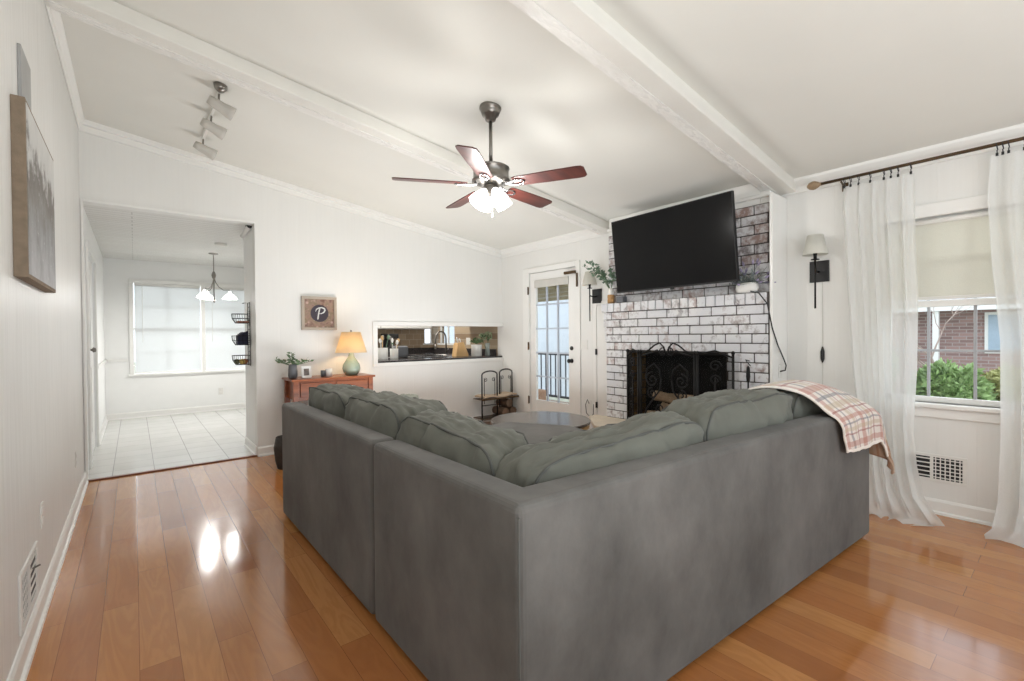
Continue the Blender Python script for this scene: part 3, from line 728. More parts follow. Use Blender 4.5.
# mantel pieces
t = thing('mantel_vase', 'banded wood and white vase of eucalyptus on left end of the mantel', 'vase', (4.05, 3.25, 1.60))
obj('lower_band', lathed([(0, 0), (.034, 0), (.038, .012), (.038, .042), (.033, .05), (.038, .058), (.038, .088), (.034, .095), (0, .095)], (4.05, 3.25, 1.60), 24), M['vase_wood'], t, smooth=True)
obj('upper_body', lathed([(.034, .095), (.036, .12), (.030, .15), (.020, .168), (.016, .168), (.016, .15), (0, .14)], (4.05, 3.25, 1.60), 24), M['ceramic'], t, smooth=True)
b = BM(); s_ = BM(); rnd = random.Random(5)
for k in range(9):
    tip = Vector((4.05+rnd.uniform(-.16, .02), 3.25+rnd.uniform(-.06, .30), 1.745+rnd.uniform(.12, .36))); base = Vector((4.05, 3.25, 1.735)); mid = (base+tip)/2+Vector((0, -.02, .05))
    tube(s_, [base, mid, tip], [.003, .0022, .0012], 5)
    for j in range(9):
        f = .25+.75*j/8; p = base.lerp(mid, f*2) if f < .5 else mid.lerp(tip, f*2-1); random.seed(k*31+j)
        for q in range(2): leaf(b, p, rdir(-.4), rnd.uniform(.035, .055), rnd.uniform(.022, .03), rdir())
obj('stems', s_, M['leaf'], t); obj('eucalyptus_leaves', b, M['eucalyptus'], t)
t = thing('lavender_planter', 'rounded white oval pot of lavender on right end of the mantel', 'potted plant', (4.04, 1.79, 1.60))
b = BM(); pr = [(0, 0), (.05, 0), (.064, .012), (.07, .04), (.066, .075), (.055, .088), (.050, .085), (0, .07)]
lathe(b, pr, (0, 0, 0), 28)
for v in b.verts: v.co = Vector((v.co.x*.8+4.035, v.co.y*1.35+1.79, v.co.z+1.601))
bmesh.ops.recalc_face_normals(b, faces=b.faces[:]); obj('pot', b, M['ceramic'], t, smooth=True)
b = BM(); f_ = BM()
for k in range(60):
    random.seed(900+k); d = rdir(.05); d.x *= .6; p = Vector((4.035, 1.79+random.uniform(-.06, .06), 1.66)); L = random.uniform(.10, .21)
    q = p+d*L; tube(b, [p, p.lerp(q, .5)+Vector((0, 0, .01)), q], .0018, 4)
    for j in range(3): leaf(b, p.lerp(q, .2+.2*j), rdir(0), .055, .010)
    if k % 2 == 0: f_ = BM(); tube(f_, [q, q+d*.02, q+d*.045], [.006, .010, .003], 6); obj('flower_spike', f_, M['lavender'], t)
obj('foliage', b, plain('grey_violet_foliage', srgb(126, 136, 132), .7, var=.25, scale=20), t)
single('gadget_box', bx(4.00, 4.07, 3.05, 3.14, 1.601, 1.665), M['grey_vase'], 'small grey box on the mantel ledge below left corner of the television', 'box', bevel=.008)

# ------------------------------------------------------------ sconces
def sconce(y, zc, lab, cord=False, reach=.105):
    t = thing('wall_sconce', lab, 'wall lamp', (XR, y, zc), group='matching wall sconces')
    obj('back_plate', bx(XR-.02, XR, y-.068, y+.068, zc-.085, zc+.085), M['black'], t, .003)
    xr = XR-reach
    obj('arm', tubed([(XR-.015, y, zc-.0), (XR-.05, y, zc-.012), (xr, y, zc)], .007, 8), M['black_metal'], t, smooth=True)
    obj('rod', tubed([(xr, y, zc-.30), (xr, y, zc+.09)], .007, 8), M['black_metal'], t, smooth=True)
    obj('candle_cup', lathed([(0, 0), (.03, 0), (.03, .006), (.012, .01), (.012, .03), (.018, .06), (0, .062)], (xr, y, zc+.085), 16), M['black_metal'], t, smooth=True)
    b = BM(); lathe(b, [(.088, 0), (.055, .155), (.053, .155), (.086, 0), (.088, 0)], (xr, y, zc+.125), 28)
    obj('lamp_shade', b, M['sconce_shade'], t, smooth=True)
    obj('bulb', lathed([(0, 0), (.012, 0), (.022, .05), (.012, .08), (0, .085)], (xr, y, zc+.145), 12), M['ceramic'], t, smooth=True)
    if cord:
        obj('cord', tubed([(XR-.008, y-.02, zc-.085), (XR-.006, y-.022, 1.2), (XR-.006, y-.02, .6)], .0022, 5), plain('beige_cord', srgb(200, 198, 190), .6), t)
        obj('cord_switch', tubed([(XR-.012, y-.022, 1.02), (XR-.012, y-.022, 1.05), (XR-.012, y-.022, 1.11), (XR-.012, y-.022, 1.15)], [.004, .014, .014, .004], 10), M['black'], t, smooth=True)
sconce(1.335, 1.755, 'black wall sconce with white shade and hanging cord, between fireplace and curtains', True)
sconce(3.655, 1.72, 'black wall sconce half hidden by mantel greenery, left of fireplace', False, .14)

# ------------------------------------------------------------ curtains and rod
def curtain_rod():
    t = thing('curtain_rod', 'bronze curtain rod with wooden ball finial over the right window', 'curtain rod', (4.2, .45, 2.43))
    obj('rod', tubed([(4.2, 1.30, 2.43), (4.2, -.75, 2.43)], .0115, 12), M['bronze'], t, smooth=True)
    obj('finial', lathed([(0, 0), (.013, 0), (.013, .012), (.020, .02), (.032, .045), (.034, .06), (.026, .085), (.010, .1), (0, .102)], (4.2, 1.29, 2.43), 20, (0, 1, 0)), plain('weathered_wood_finial', srgb(150, 126, 98), .6, var=.2, scale=40), t, smooth=True)
    for y in (1.16, -.55):
        b = BM(); tube(b, [(XR-.001, y, 2.40), (4.24, y, 2.40), (4.2, y, 2.412)], .007, 8); box(b, XR-.01, XR-.0005, y-.02, y+.02, 2.36, 2.44); obj('bracket', b, M['bronze'], t)
    ys = [1.14, 1.10, 1.05, .98, .90, .86, .82, .75, .335, .31, .285, .22, .12, .02, -.08, -.18]
    for y in ys:
        b = BM(); tube(b, arc((4.2, y, 2.415), .02, 0, 2*PI, 14, (1, 0, 0), (0, .15, 1))[:-1], .0025, 5, True); tube(b, [(4.2, y, 2.395), (4.2, y, 2.375)], .003, 5); box(b, 4.194, 4.206, y-.006, y+.006, 2.358, 2.376)
        obj('ring', b, M['black'], t)
curtain_rod()
def curtain(name, lab, spec, nf, seed):
    """spec: rows of (z, x, yhi, ylo, amplitude)"""
    b = BM(); n = 130; rows = []
    rnd = random.Random(seed); ph = [rnd.uniform(0, 6) for _ in range(6)]
    fine = []
    for (r0, r1) in zip(spec, spec[1:]):
        k = max(2, int(abs(r0[0]-r1[0])/.05)+2)
        for i in range(k): f = i/k; fine.append([p+(q-p)*f for p, q in zip(r0, r1)])
    fine.append(list(spec[-1]))
    for (z, x, yh, yl, am) in fine:
        row = []
        for i in range(n+1):
            s = i/n; w = math.sin(s*2*PI*nf+ph[0]+.6*math.sin(s*9+ph[1]))*(.75+.25*math.sin(s*17+ph[2]+z))+.3*math.sin(s*2*PI*nf*2.1+ph[3]+z*1.5)
            row.append(b.verts.new((x+am*w, yh+(yl-yh)*s+.3*am*math.cos(s*2*PI*nf+ph[0]), z+(.012*math.sin(s*14) if z < .05 else 0))))
        rows.append(row)
    for A, B in zip(rows, rows[1:]):
        for i in range(n): b.faces.new((A[i], A[i+1], B[i+1], B[i]))
    o = single(name, b, M['sheer'], lab, 'curtain', smooth=True, group='sheer curtains at the right window')
    return o
curtain('sheer_curtain', 'sheer white curtain left of the window, gathered and puddling behind the sofa end',
        [(2.365, 4.2, 1.15, .735, .012), (2.2, 4.2, 1.16, .735, .018), (1.9, 4.19, 1.14, .73, .022), (1.5, 4.18, 1.12, .715, .026), (1.0, 4.17, 1.09, .72, .026), (.6, 4.155, 1.05, .735, .028), (.35, 4.13, 1.03, .715, .03), (.15, 4.09, 1.01, .67, .03), (.03, 4.04, 1.0, .58, .02), (.012, 3.98, .98, .545, .01), (.008, 3.90, .92, .66, .004)], 5, 11)
curtain('sheer_curtain', 'sheer white curtain at the right edge of the picture, right of the window',
        [(2.365, 4.2, .36, -.30, .014), (2.1, 4.2, .37, -.30, .02), (1.7, 4.19, .35, -.3, .026), (1.2, 4.17, .31, -.3, .028), (.6, 4.15, .305, -.3, .028), (.2, 4.13, .315, -.3, .028), (.04, 4.10, .34, -.3, .02), (.012, 4.04, .37, -.32, .01), (.008, 3.97, .36, -.30, .004)], 6, 23)

# ------------------------------------------------------------ vents
def register(c, w, h, axis, s, lab, rotated=False):
    t = thing('wall_register', lab, 'air vent', c); x, y, z = c
    def bb(d0, d1, a0, a1, z0, z1):
        return (min(x+s*d0, x+s*d1), max(x+s*d0, x+s*d1), y+a0, y+a1, z+z0, z+z1)
    m = .02; b = BM(); box(b, *bb(0, .008, -w/2, w/2, -h/2, -h/2+m)); box(b, *bb(0, .008, -w/2, w/2, h/2-m, h/2)); box(b, *bb(0, .008, -w/2, -w/2+m*1.2, -h/2+m, h/2-m)); box(b, *bb(0, .008, w/2-m*1.2, w/2, -h/2+m, h/2-m)); box(b, *bb(0, .008, -.009, .009, -h/2+m, h/2-m))
    obj('frame', b, M['ceramic'], t, .002)
    obj('duct', bx(*bb(.0, .002, -w/2+m*1.2, w/2-m*1.2, -h/2+m, h/2-m)), M['black'], t)
    b = BM()
    for k in range(5):
        zz = -h/2+m+(h-2*m)*(k+.5)/5.; box(b, *bb(.002, .006, .009, w/2-m*1.2, zz-.004, zz+.004))
    for k in range(6):
        yy = -w/2+m*1.2+(w/2-m*1.2-.009)*(k+.5)/6; box(b, *bb(.0052, .0072, yy-.003, yy+.003, -h/2+m, h/2-m))
    for k in range(6):
        zz = -h/2+m+(h-2*m)*(k+.5)/6.; box(b, *bb(.002, .005, -w/2+m*1.2, -.009, zz-.003, zz+.003))
    obj('louvres', b, M['ceramic'], t)
    return t
register((XR, .655, .315), .36, .19, 0, -1, 'white wall register low under the right window')
t = register((XL, 2.73, .25), .40, .23, 0, 1, 'white wall register low on the left wall by baseboard')
obj('lever', tubed([(XL+.006, 2.80, .29), (XL+.03, 2.80, .30)], .004, 6), M['nickel'], t)

# ------------------------------------------------------------ left wall art
t = thing('canvas_art', 'large grey landscape canvas with taupe edges hanging on the left wall', 'picture', (-.33, 2.96, 1.5))
obj('wooden_box_frame', bx(XL, -.312, 2.56, 3.37, 1.50, 2.19), plain('taupe_canvas_edge', srgb(134, 118, 100), .8, var=.12, scale=30, bump=.3), t, .002)
a = NT('misty_grey_landscape'); tc = a.n('ShaderNodeTexCoord'); sp = a.n('ShaderNodeSeparateXYZ'); a.l(tc.outputs['Object'], sp.inputs[0])
nz = a.noise(1.3, 6, a.coord((1, 6, 4)), .7); hh = a.math('ADD', a.math('MULTIPLY', a.math('SUBTRACT', sp.outputs[2], 1.5), 1.45), a.math('MULTIPLY', a.math('SUBTRACT', nz, .5), 1.0))
c1 = a.ramp(hh, [(0, srgb(176, 176, 178)), (.28, srgb(150, 150, 150)), (.5, srgb(128, 124, 118)), (.66, srgb(112, 106, 100)), (.78, srgb(196, 195, 192)), (1, srgb(208, 207, 203))])
spk = a.noise(30, 4, rough=.7); c1 = a.mix(a.ramp(spk, [(.62, (0, 0, 0, 1)), (.7, (.6, .6, .6, 1))]), c1, srgb(220, 220, 220)); a.set(Base_Color=c1, Roughness=.6)
obj('canvas_face', bx(-.312, -.3105, 2.575, 3.355, 1.515, 2.175), a.m, t)
single('wall_grille', bx(XL, XL+.012, 2.72, 2.95, 2.22, 2.46), plain('pale_grey_grille', srgb(160, 160, 158), .5), 'thin grey wall grille above the canvas on left wall', 'vent', bevel=.002)

# ------------------------------------------------------------ letter sign
def sign():
    t = thing('letter_sign', 'square floral sign with a white P on a dark circle, on the back wall', 'sign', (1.64, YB-.02, 1.34))
    f = BM(); x0, x1, z0, z1 = 1.45, 1.835, 1.34, 1.72
    for q in ((x0, x1, z0, z0+.03), (x0, x1, z1-.03, z1), (x0, x0+.03, z0+.03, z1-.03), (x1-.03, x1, z0+.03, z1-.03)): box(f, q[0], q[1], YB-.035, YB-.001, q[2], q[3])
    obj('frame', f, plain('greige_frame', srgb(178, 166, 152), .6), t, .003)
    a = NT('faded_floral_print'); v = a.n('ShaderNodeTexVoronoi'); v.inputs['Scale'].default_value = 17; a.l(a.coord(), v.inputs['Vector'])
    c = a.ramp(a.noise(14, 4), [(.3, srgb(112, 84, 74)), (.45, srgb(156, 130, 116)), (.6, srgb(136, 120, 96)), (.75, srgb(186, 158, 150))])
    c = a.mix(a.ramp(v.outputs['Distance'], [(.18, (.7, .7, .7, 1)), (.3, (0, 0, 0, 1))]), c, srgb(206, 176, 168)); a.set(Base_Color=c, Roughness=.7)
    obj('print_panel', bx(x0+.02, x1-.02, YB-.018, YB-.001, z0+.02, z1-.02), a.m, t)
    obj('dark_disc', lathed([(0, 0), (.098, 0), (.098, .004), (0, .004)], (1.645, YB-.018, 1.53), 36, (0, -1, 0)), plain('charcoal_violet', srgb(64, 56, 66), .6), t)
    y = YB-.0245; cx, cz = 1.645, 1.53
    b = BM(); P = lambda q: [(cx+a_, y, cz+b_) for a_, b_ in q]
    tube(b, P([(-.022, -.07), (-.020, -.055), (-.012, 0), (-.002, .045), (.004, .058)]), [.006, .008, .008, .007, .004], 8)
    tube(b, P([(-.045, .02), (-.036, .045), (-.01, .062), (.025, .066), (.052, .055), (.058, .035), (.045, .012), (.020, -.002), (-.006, -.004)]), [.003, .006, .006, .007, .008, .009, .008, .006, .003], 8)
    obj('letter_p', b, M['paper'], t, smooth=True)
sign()

# ------------------------------------------------------------ console table and what stands on it
def console():
    x0, x1, y0, y1, zt = 1.255, 2.10, 5.08, 5.47, .825
    t = thing('console_table', 'cherry wood console table with two drawers against the back wall', 'table', ((x0+x1)/2, (y0+y1)/2, 0))
    obj('table_top', bx(x0-.02, x1+.02, y0-.02, y1+.01, zt-.022, zt), M['cherry'], t, .006)
    b = BM(); box(b, x0+.03, x1-.03, y0+.02, y1-.01, .60, zt-.022)
    obj('apron', b, M['cherry'], t, .003)
    for x in (x0+.025, x1-.025):
        for y in (y0+.025, y1-.03):
            b = BM(); prism(b, [(x-.025, zt-.022), (x+.025, zt-.022), (x+.025, .55), (x+.016, 0), (x-.016, 0), (x-.025, .55)], 1, y-.022, y+.022)
            obj('leg', b, M['cherry'], t, .003)
    for a0, a1 in ((x0+.07, (x0+x1)/2-.015), ((x0+x1)/2+.015, x1-.07)):
        d = obj('drawer', bx(a0, a1, y0+.004, y0+.022, .635, zt-.045), M['cherry'], t, .004)
        cx = (a0+a1)/2; obj('pull', tubed([(cx-.03, y0+.002, .72), (cx-.025, y0-.015, .722), (cx+.025, y0-.015, .722), (cx+.03, y0+.002, .72)], .006, 8), M['chrome'], d, smooth=True)
    obj('lower_shelf', bx(x0+.03, x1-.03, y0+.02, y1-.02, .16, .18), M['cherry'], t, .003)
console()
ZT = .825
def table_lamp():
    x, y = 1.915, 5.25
    t = thing('table_lamp', 'lit table lamp with cream shade and sage glazed gourd base on console', 'lamp', (x, y, ZT))
    obj('base', lathed([(0, 0), (.06, 0), (.085, .03), (.098, .075), (.090, .12), (.06, .17), (.035, .21), (.026, .245), (.03, .25), (0, .252)], (x, y, ZT), 32), M['lamp_base'], t, smooth=True)
    obj('stem', tubed([(x, y, ZT+.245), (x, y, ZT+.50)], .006, 8), M['nickel'], t)
    b = BM(); lathe(b, [(.172, .255), (.102, .49), (.100, .49), (.170, .255), (.172, .255)], (x, y, ZT), 40); obj('lamp_shade', b, M['lampshade'], t, smooth=True)
    b = BM()
    for k in range(3): tube(b, [(x, y, ZT+.485), (x+.1*math.cos(k*2.09), y+.1*math.sin(k*2.09), ZT+.487)], .002, 5)
    obj('shade_spider', b, M['nickel'], t)
    obj('bulb', lathed([(0, 0), (.013, 0), (.03, .05), (.02, .08), (0, .09)], (x, y, ZT+.31), 16), emit('warm_bulb', (1, .75, .42), 8), t, smooth=True)
    obj('finial', lathed([(0, 0), (.01, 0), (.008, .02), (0, .025)], (x, y, ZT+.49), 10), M['nickel'], t)
    point('table_lamp_light', (x, y, ZT+.36), 11, (1, .72, .42), .04)
table_lamp()
t = thing('potted_plant', 'small leafy sprigs in a tall grey vase on left end of console', 'plant', (1.29, 5.24, ZT))
obj('vase', lathed([(0, 0), (.036, 0), (.046, .03), (.044, .09), (.038, .15), (.032, .15), (.034, .1), (0, .09)], (1.29, 5.24, ZT), 20), M['grey_vase'], t, smooth=True)
b = BM(); s_ = BM()
for k in range(9):
    random.seed(40+k); d = rdir(.1); L = random.uniform(.09, .17); p = Vector((1.29, 5.24, ZT+.13)); q = p+Vector((d.x*1.2, d.y*.6, abs(d.z)*.8))*L+Vector((0, 0, .02)); tube(s_, [p, q], .0025, 5)
    for j in range(8): leaf(b, p.lerp(q, .3+.09*j), rdir(-.2), .05, .024, rdir())
obj('stems', s_, M['leaf'], t); obj('leaves', b, M['leaf'], t)
t = thing('photo_frame', 'small white framed photo standing between grey vase and candle', 'photo frame', (1.425, 5.24, ZT))
mx = Matrix.Rotation(R(-10), 3, 'X')
b = BM(); obox(b, (1.425, 5.24, ZT+.062), (.05, .006, .062), mx); obj('frame', b, M['paper'], t, .002)
b = BM(); obox(b, (1.425, 5.2335, ZT+.062), (.026, .0015, .036), mx); obj('photo', b, M['dark_photo'], t)
for k, (x, r, h, lab) in enumerate(((1.60, .026, .07, 'small grey candle jar beside the photo frame'), (1.66, .036, .085, 'white candle jar glowing beside the lamp'))):
    t = thing('candle_jar', lab, 'candle', (x, 5.24, ZT), group='candles on the console')
    obj('jar', lathed([(0, 0), (r, 0), (r, h), (r-.004, h), (r-.004, .012), (0, .012)], (x, 5.24, ZT), 20), M['ceramic'] if k else M['grey_vase'], t, smooth=True)
    obj('wax', lathed([(0, 0), (r-.005, 0), (r-.005, h*.6), (0, h*.6)], (x, 5.24, ZT+.012), 16), plain('cream_wax_%d' % k, srgb(236, 222, 196), .5), t)
single('wicker_basket', lathed([(0, 0), (.10, 0), (.12, .08), (.13, .2), (.11, .3), (.10, .3), (.11, .2), (0, .02)], (1.15, 4.86, 0.0), 24), M['wicker'], 'dark round basket on floor between sofa end and console table', 'basket', smooth=True)

# ------------------------------------------------------------ kitchen beyond the pass-through
def kitchen():
    t = thing('kitchen_worktop', 'continuous dark granite worktop behind the pass-through', 'worktop', (3.2, 6.2, .9))
    b = BM(); z0, z1 = .931, .955
    box(b, 2.337, XR-.002, YB+.004, 6.22, z0, z1); box(b, 3.68, XR-.002, 6.22, KY-.003, z0, z1); box(b, 2.08, 3.68, 6.98, KY-.003, z0, z1)
    obj('granite_slab', b, M['granite'], t, .003)
    b = BM(); box(b, 2.08, XR-.02, KY-.022, KY-.002, z1, 1.05); box(b, XR-.022, XR-.002, YB+.15, KY-.02, z1, 1.05)
    obj('granite_upstand', b, M['granite'], t, .002)
    b = BM()
    box(b, 3.72, 4.2, 6.75, 7.2, z1, z1+.004)
    obj('sink_rim', b, M['chrome'], t, .004)
    for nm, bb, lab in (('base_cabinet', (2.30, XR-.01, YB+T+.005, 6.18, 0, .93), 'white base cabinet under the pass-through worktop'), ('base_cabinet', (3.72, XR-.01, 6.19, KY-.005, 0, .93), 'white sink base cabinet along kitchen right wall'), ('base_cabinet', (2.08, 3.71, 7.02, KY-.005, 0, .93), 'white base cabinet along kitchen far wall')):
        c = thing(nm, lab, 'cabinet', ((bb[0]+bb[1])/2, (bb[2]+bb[3])/2, 0)); obj('body', bx(*bb), M['cabinet'], c, .003)
        n = 3
        for k in range(n):
            if nm and bb[0] == 2.08:
                a0 = bb[0]+(bb[1]-bb[0])*k/n+.01; a1 = bb[0]+(bb[1]-bb[0])*(k+1)/n-.01; obj('door', bx(a0, a1, bb[2]-.02, bb[2]-.001, .12, .88), M['cabinet'], c, .004)
            elif bb[0] == 3.72:
                a0 = bb[2]+(bb[3]-bb[2])*k/n+.01; a1 = bb[2]+(bb[3]-bb[2])*(k+1)/n-.01; obj('door', bx(bb[0]-.02, bb[0]-.001, a0, a1, .12, .88), M['cabinet'], c, .004)
    c = thing('wall_cabinet', 'white kitchen wall cabinet seen from below at top left of pass-through', 'cabinet', (2.9, 7.42, 1.4)); obj('body', bx(2.2, 4.08, 7.28, KY-.005, 1.385, 2.2), M['cabinet'], c, .003)
    for k in range(4): obj('door', bx(2.2+.47*k+.005, 2.2+.47*(k+1)-.005, 7.26, 7.279, 1.40, 2.18), M['cabinet'], c, .004)
    c = thing('wall_cabinet', 'dark edged kitchen wall cabinet above right end of pass-through', 'cabinet', (4.15, 6.0, 1.42)); obj('body', bx(3.99, XR-.005, YB+.16, 6.40, 1.415, 2.2), M['cherry'], c, .003)
    for k in range(2): obj('door', bx(3.97, 3.989, YB+.17+.36*k, YB+.17+.36*(k+1)-.01, 1.43, 2.18), M['cherry'], c, .004)
    # faucet
    t = thing('kitchen_faucet', 'tall arched kitchen faucet in front of the sink windows', 'faucet', (4.05, 6.72, z1))
    p = [(4.05, 6.72, z1), (4.05, 6.72, z1+.26)]+[(4.05-.10+.10*math.cos(a_), 6.72, z1+.26+.12*math.sin(a_)) for a_ in [i*PI/10 for i in range(1, 11)]]+[(3.85, 6.72, z1+.16)]
    obj('spout', tubed(p, .013, 10), M['nickel'], t, smooth=True)
    obj('spray_head', tubed([(3.85, 6.72, z1+.17), (3.85, 6.72, z1+.09)], .018, 10), M['nickel'], t, smooth=True)
    obj('lever', tubed([(4.05, 6.72, z1+.06), (4.05, 6.64, z1+.09)], .007, 8), M['nickel'], t, smooth=True)
    # crocks with utensils
    for k, (x, y, r, h, lab) in enumerate(((2.54, 5.82, .068, .155, 'larger white crock of utensils at left end of pass-through'), (2.72, 5.86, .055, .14, 'smaller white crock of utensils beside the larger one'))):
        t = thing('utensil_crock', lab, 'crock', (x, y, z1), group='utensil crocks')
        obj('crock', lathed([(0, 0), (r*.96, 0), (r, .01), (r, h), (r-.006, h), (r-.006, .02), (0, .02)], (x, y, z1), 24), M['ceramic'], t, smooth=True)
        for j in range(6):
            random.seed(60+k*9+j); dx, dy = random.uniform(-.6, .6)*r, random.uniform(-.6, .6)*r
            b = BM(); P = Vector((x+dx*.4, y+dy*.4, z1+.03)); Q = Vector((x+dx*1.6, y+dy*1.6, z1+h+random.uniform(.04, .11))); tube(b, [P, Q], .005, 6)
            dd = (Q-P).normalized(); n0 = len(b.verts); tube(b, [Q, Q+dd*.02, Q+dd*.05, Q+dd*.065], [.006, .02, .02, .006], 8)
            obj('utensil', b, [M['ceramic'], M['light_wood'], M['eucalyptus'], M['nickel']][j % 4], t, smooth=True)
    t = thing('toaster', 'dark grey toaster behind the utensil crocks', 'toaster', (3.05, 6.05, z1))
    obj('body', bx(2.80, 3.0, 5.98, 6.14, z1+.01, z1+.17), M['grey_vase'], t, .03, seg=4)
    b = BM(); box(b, 2.83, 2.97, 6.02, 6.04, z1+.166, z1+.172); box(b, 2.83, 2.97, 6.08, 6.10, z1+.166, z1+.172); box(b, 2.998, 3.008, 6.0, 6.12, z1+.03, z1+.14); obj('slots', b, M['black'], t)
    t = thing('coffee_maker', 'black coffee maker on far kitchen worktop beneath the wall cabinet', 'coffee maker', (3.32, 7.3, z1))
    b = BM(); box(b, 3.22, 3.42, 7.18, 7.46, z1, z1+.05); box(b, 3.22, 3.42, 7.36, 7.46, z1+.05, z1+.34); box(b, 3.22, 3.42, 7.18, 7.46, z1+.27, z1+.35); obj('body', b, M['black'], t, .01)
    obj('carafe', lathed([(0, 0), (.055, 0), (.07, .05), (.05, .13), (.04, .16), (0, .16)], (3.32, 7.27, z1+.055), 16), M['black'], t, smooth=True)
    # stacked stove top / cooktop
    t = thing('gas_cooktop', 'black gas cooktop set in the pass-through worktop', 'cooktop', (3.25, 5.95, z1))
    obj('glass_plate', bx(2.98, 3.52, 5.78, 6.16, z1, z1+.008), M['black'], t, .003)
    for px_, py_ in ((3.11, 5.87), (3.39, 5.87), (3.11, 6.07), (3.39, 6.07)):
        b = BM(); tube(b, arc((px_, py_, z1+.03), .07, 0, 2*PI, 18, (1, 0, 0), (0, 1, 0))[:-1], .006, 6, True)
        for k in range(4): a_ = k*PI/2; tube(b, [(px_+.09*math.cos(a_), py_+.08*math.sin(a_), z1+.008), (px_+.09*math.cos(a_), py_+.08*math.sin(a_), z1+.03), (px_+.02*math.cos(a_), py_+.02*math.sin(a_), z1+.03)], .005, 6)
        obj('burner_grate', b, M['black_metal'], t)
    # knife block
    t = thing('knife_block', 'light wood knife block with white handled knives on the worktop', 'knife block', (3.77, 5.85, z1))
    b = BM(); prism(b, [(3.665, z1), (3.885, z1), (3.885, z1+.03), (3.80, z1+.215), (3.70, z1+.195)], 1, 5.80, 5.92); obj('block', b, M['light_wood'], t, .004)
    for k in range(5):
        b = BM(); x = 3.715+.016*k; tube(b, [(x, 5.83+.015*(k % 3), z1+.20), (x-.012, 5.83+.015*(k % 3), z1+.25), (x-.022, 5.83+.015*(k % 3), z1+.285-.006*k)], [.007, .009, .006], 8); obj('knife_handle', b, M['ceramic'], t, smooth=True)
    # canister planter + glass vase of hydrangeas
    t = thing('white_canister_planter', 'white ribbed canister of leafy greens at right of pass-through', 'potted plant', (4.05, 5.82, z1))
    b = BM(); n = 48; prof = [(0, 0), (.075, 0), (.08, .01), (.08, .16), (.084, .17), (.076, .17), (.074, .03), (0, .03)]
    lathe(b, prof, (4.03, 5.80, z1), n); obj('canister', b, M['ceramic'], t, smooth=True)
    b = BM()
    for k in range(90): random.seed(300+k); d = rdir(0); leaf(b, Vector((4.03, 5.80, z1+.19))+Vector((d.x, d.y, d.z*.9))*random.uniform(.02, .09), rdir(-.1), .045, .03, rdir())
    obj('leaves', b, M['leaf'], t)
    t = thing('hydrangea_vase', 'clear glass vase of pale hydrangeas at right corner of pass-through', 'vase', (4.2, 5.78, z1))
    obj('vase', lathed([(0, 0), (.035, 0), (.04, .01), (.032, .12), (.04, .19), (.037, .19), (.029, .12), (.035, .015), (0, .012)], (4.21, 5.76, z1), 20), M['thin_glass'], t, smooth=True)
    b = BM(); s2 = BM()
    for c in ((4.20, 5.74, 1.245), (4.13, 5.80, 1.23), (4.25, 5.80, 1.26)):
        tube(s2, [(4.21, 5.76, z1+.02), c], .004, 6)
        for k in range(60): random.seed(500+k); d = rdir(-.5); leaf(b, Vector(c)+d*.05, (d+rdir(-1)*.6), .025, .022, rdir())
    obj('stems', s2, M['leaf'], t); obj('blossoms', b, M['hydrangea'], t)
    b = BM()
    for k in range(40): random.seed(800+k); d = rdir(-.3); leaf(b, Vector((4.16, 5.77, 1.20))+d*.05, d, .06, .035, rdir())
    obj('leaves', b, M['leaf'], t)
    outlet('wall_outlet', (XR, 6.43, 1.17), 0, -1, 'white outlet on kitchen tile behind the knife block', w=.12)
    single('folded_cloth', bx(3.47, 3.62, 5.98, 6.12, z1, z1+.03), M['paper'], 'folded white cloth lying on worktop left of knife block', 'cloth', bevel=.01)
M['thin_glass'] = sheer_mat('clear_vase_glass', srgb(210, 220, 216), .35, .1)
kitchen()

# ------------------------------------------------------------ dining room
def chandelier():
    x, y, zc = .92, 8.05, 2.5
    t = thing('chandelier', 'nickel chandelier with three lit bell shades in the dining room', 'chandelier', (x, y, zc))
    obj('canopy', lathed([(0, 0), (.065, 0), (.06, -.012), (.02, -.02), (0, -.02)], (x, y, zc), 20), M['nickel'], t, smooth=True)
    obj('stem', lathed([(.006, -.02), (.006, -.26), (.02, -.28), (.03, -.32), (.02, -.36), (.008, -.38), (.008, -.66), (.02, -.68), (.018, -.70), (0, -.73)], (x, y, zc), 12), M['nickel'], t, smooth=True)
    for k in range(3):
        a_ = R(-12+k*120); u = Vector((math.cos(a_), math.sin(a_), 0)); c = Vector((x, y, zc))
        obj('arm', tubed([c+Vector((0, 0, -.34)), c+u*.02+Vector((0, 0, -.42)), c+u*.06+Vector((0, 0, -.49)), c+u*.12+Vector((0, 0, -.535)), c+u*.19+Vector((0, 0, -.53)), c+u*.20+Vector((0, 0, -.57))], .006, 8), M['nickel'], t, smooth=True)
        b = BM(); lathe(b, [(.014, 0), (.022, -.03), (.05, -.05), (.085, -.085), (.10, -.115), (.097, -.115), (.08, -.085), (.046, -.054), (.018, -.034)], c+u*.20+Vector((0, 0, -.55)), 20)
        obj('glass_shade', b, M['chand_glass'], t, smooth=True)
chandelier()
for a_ in (-12, 108, 228): point('chandelier_bulb_light', (.92+.2*math.cos(R(a_)), 8.05+.2*math.sin(R(a_)), 1.86), 19, (1, .98, .95), .05)
single('smoke_detector', lathed([(0, 0), (.07, 0), (.065, -.03), (0, -.035)], (.90, 7.15, 2.5), 20), M['ceramic'], 'round white smoke detector on the dining room ceiling', 'smoke detector', smooth=True)
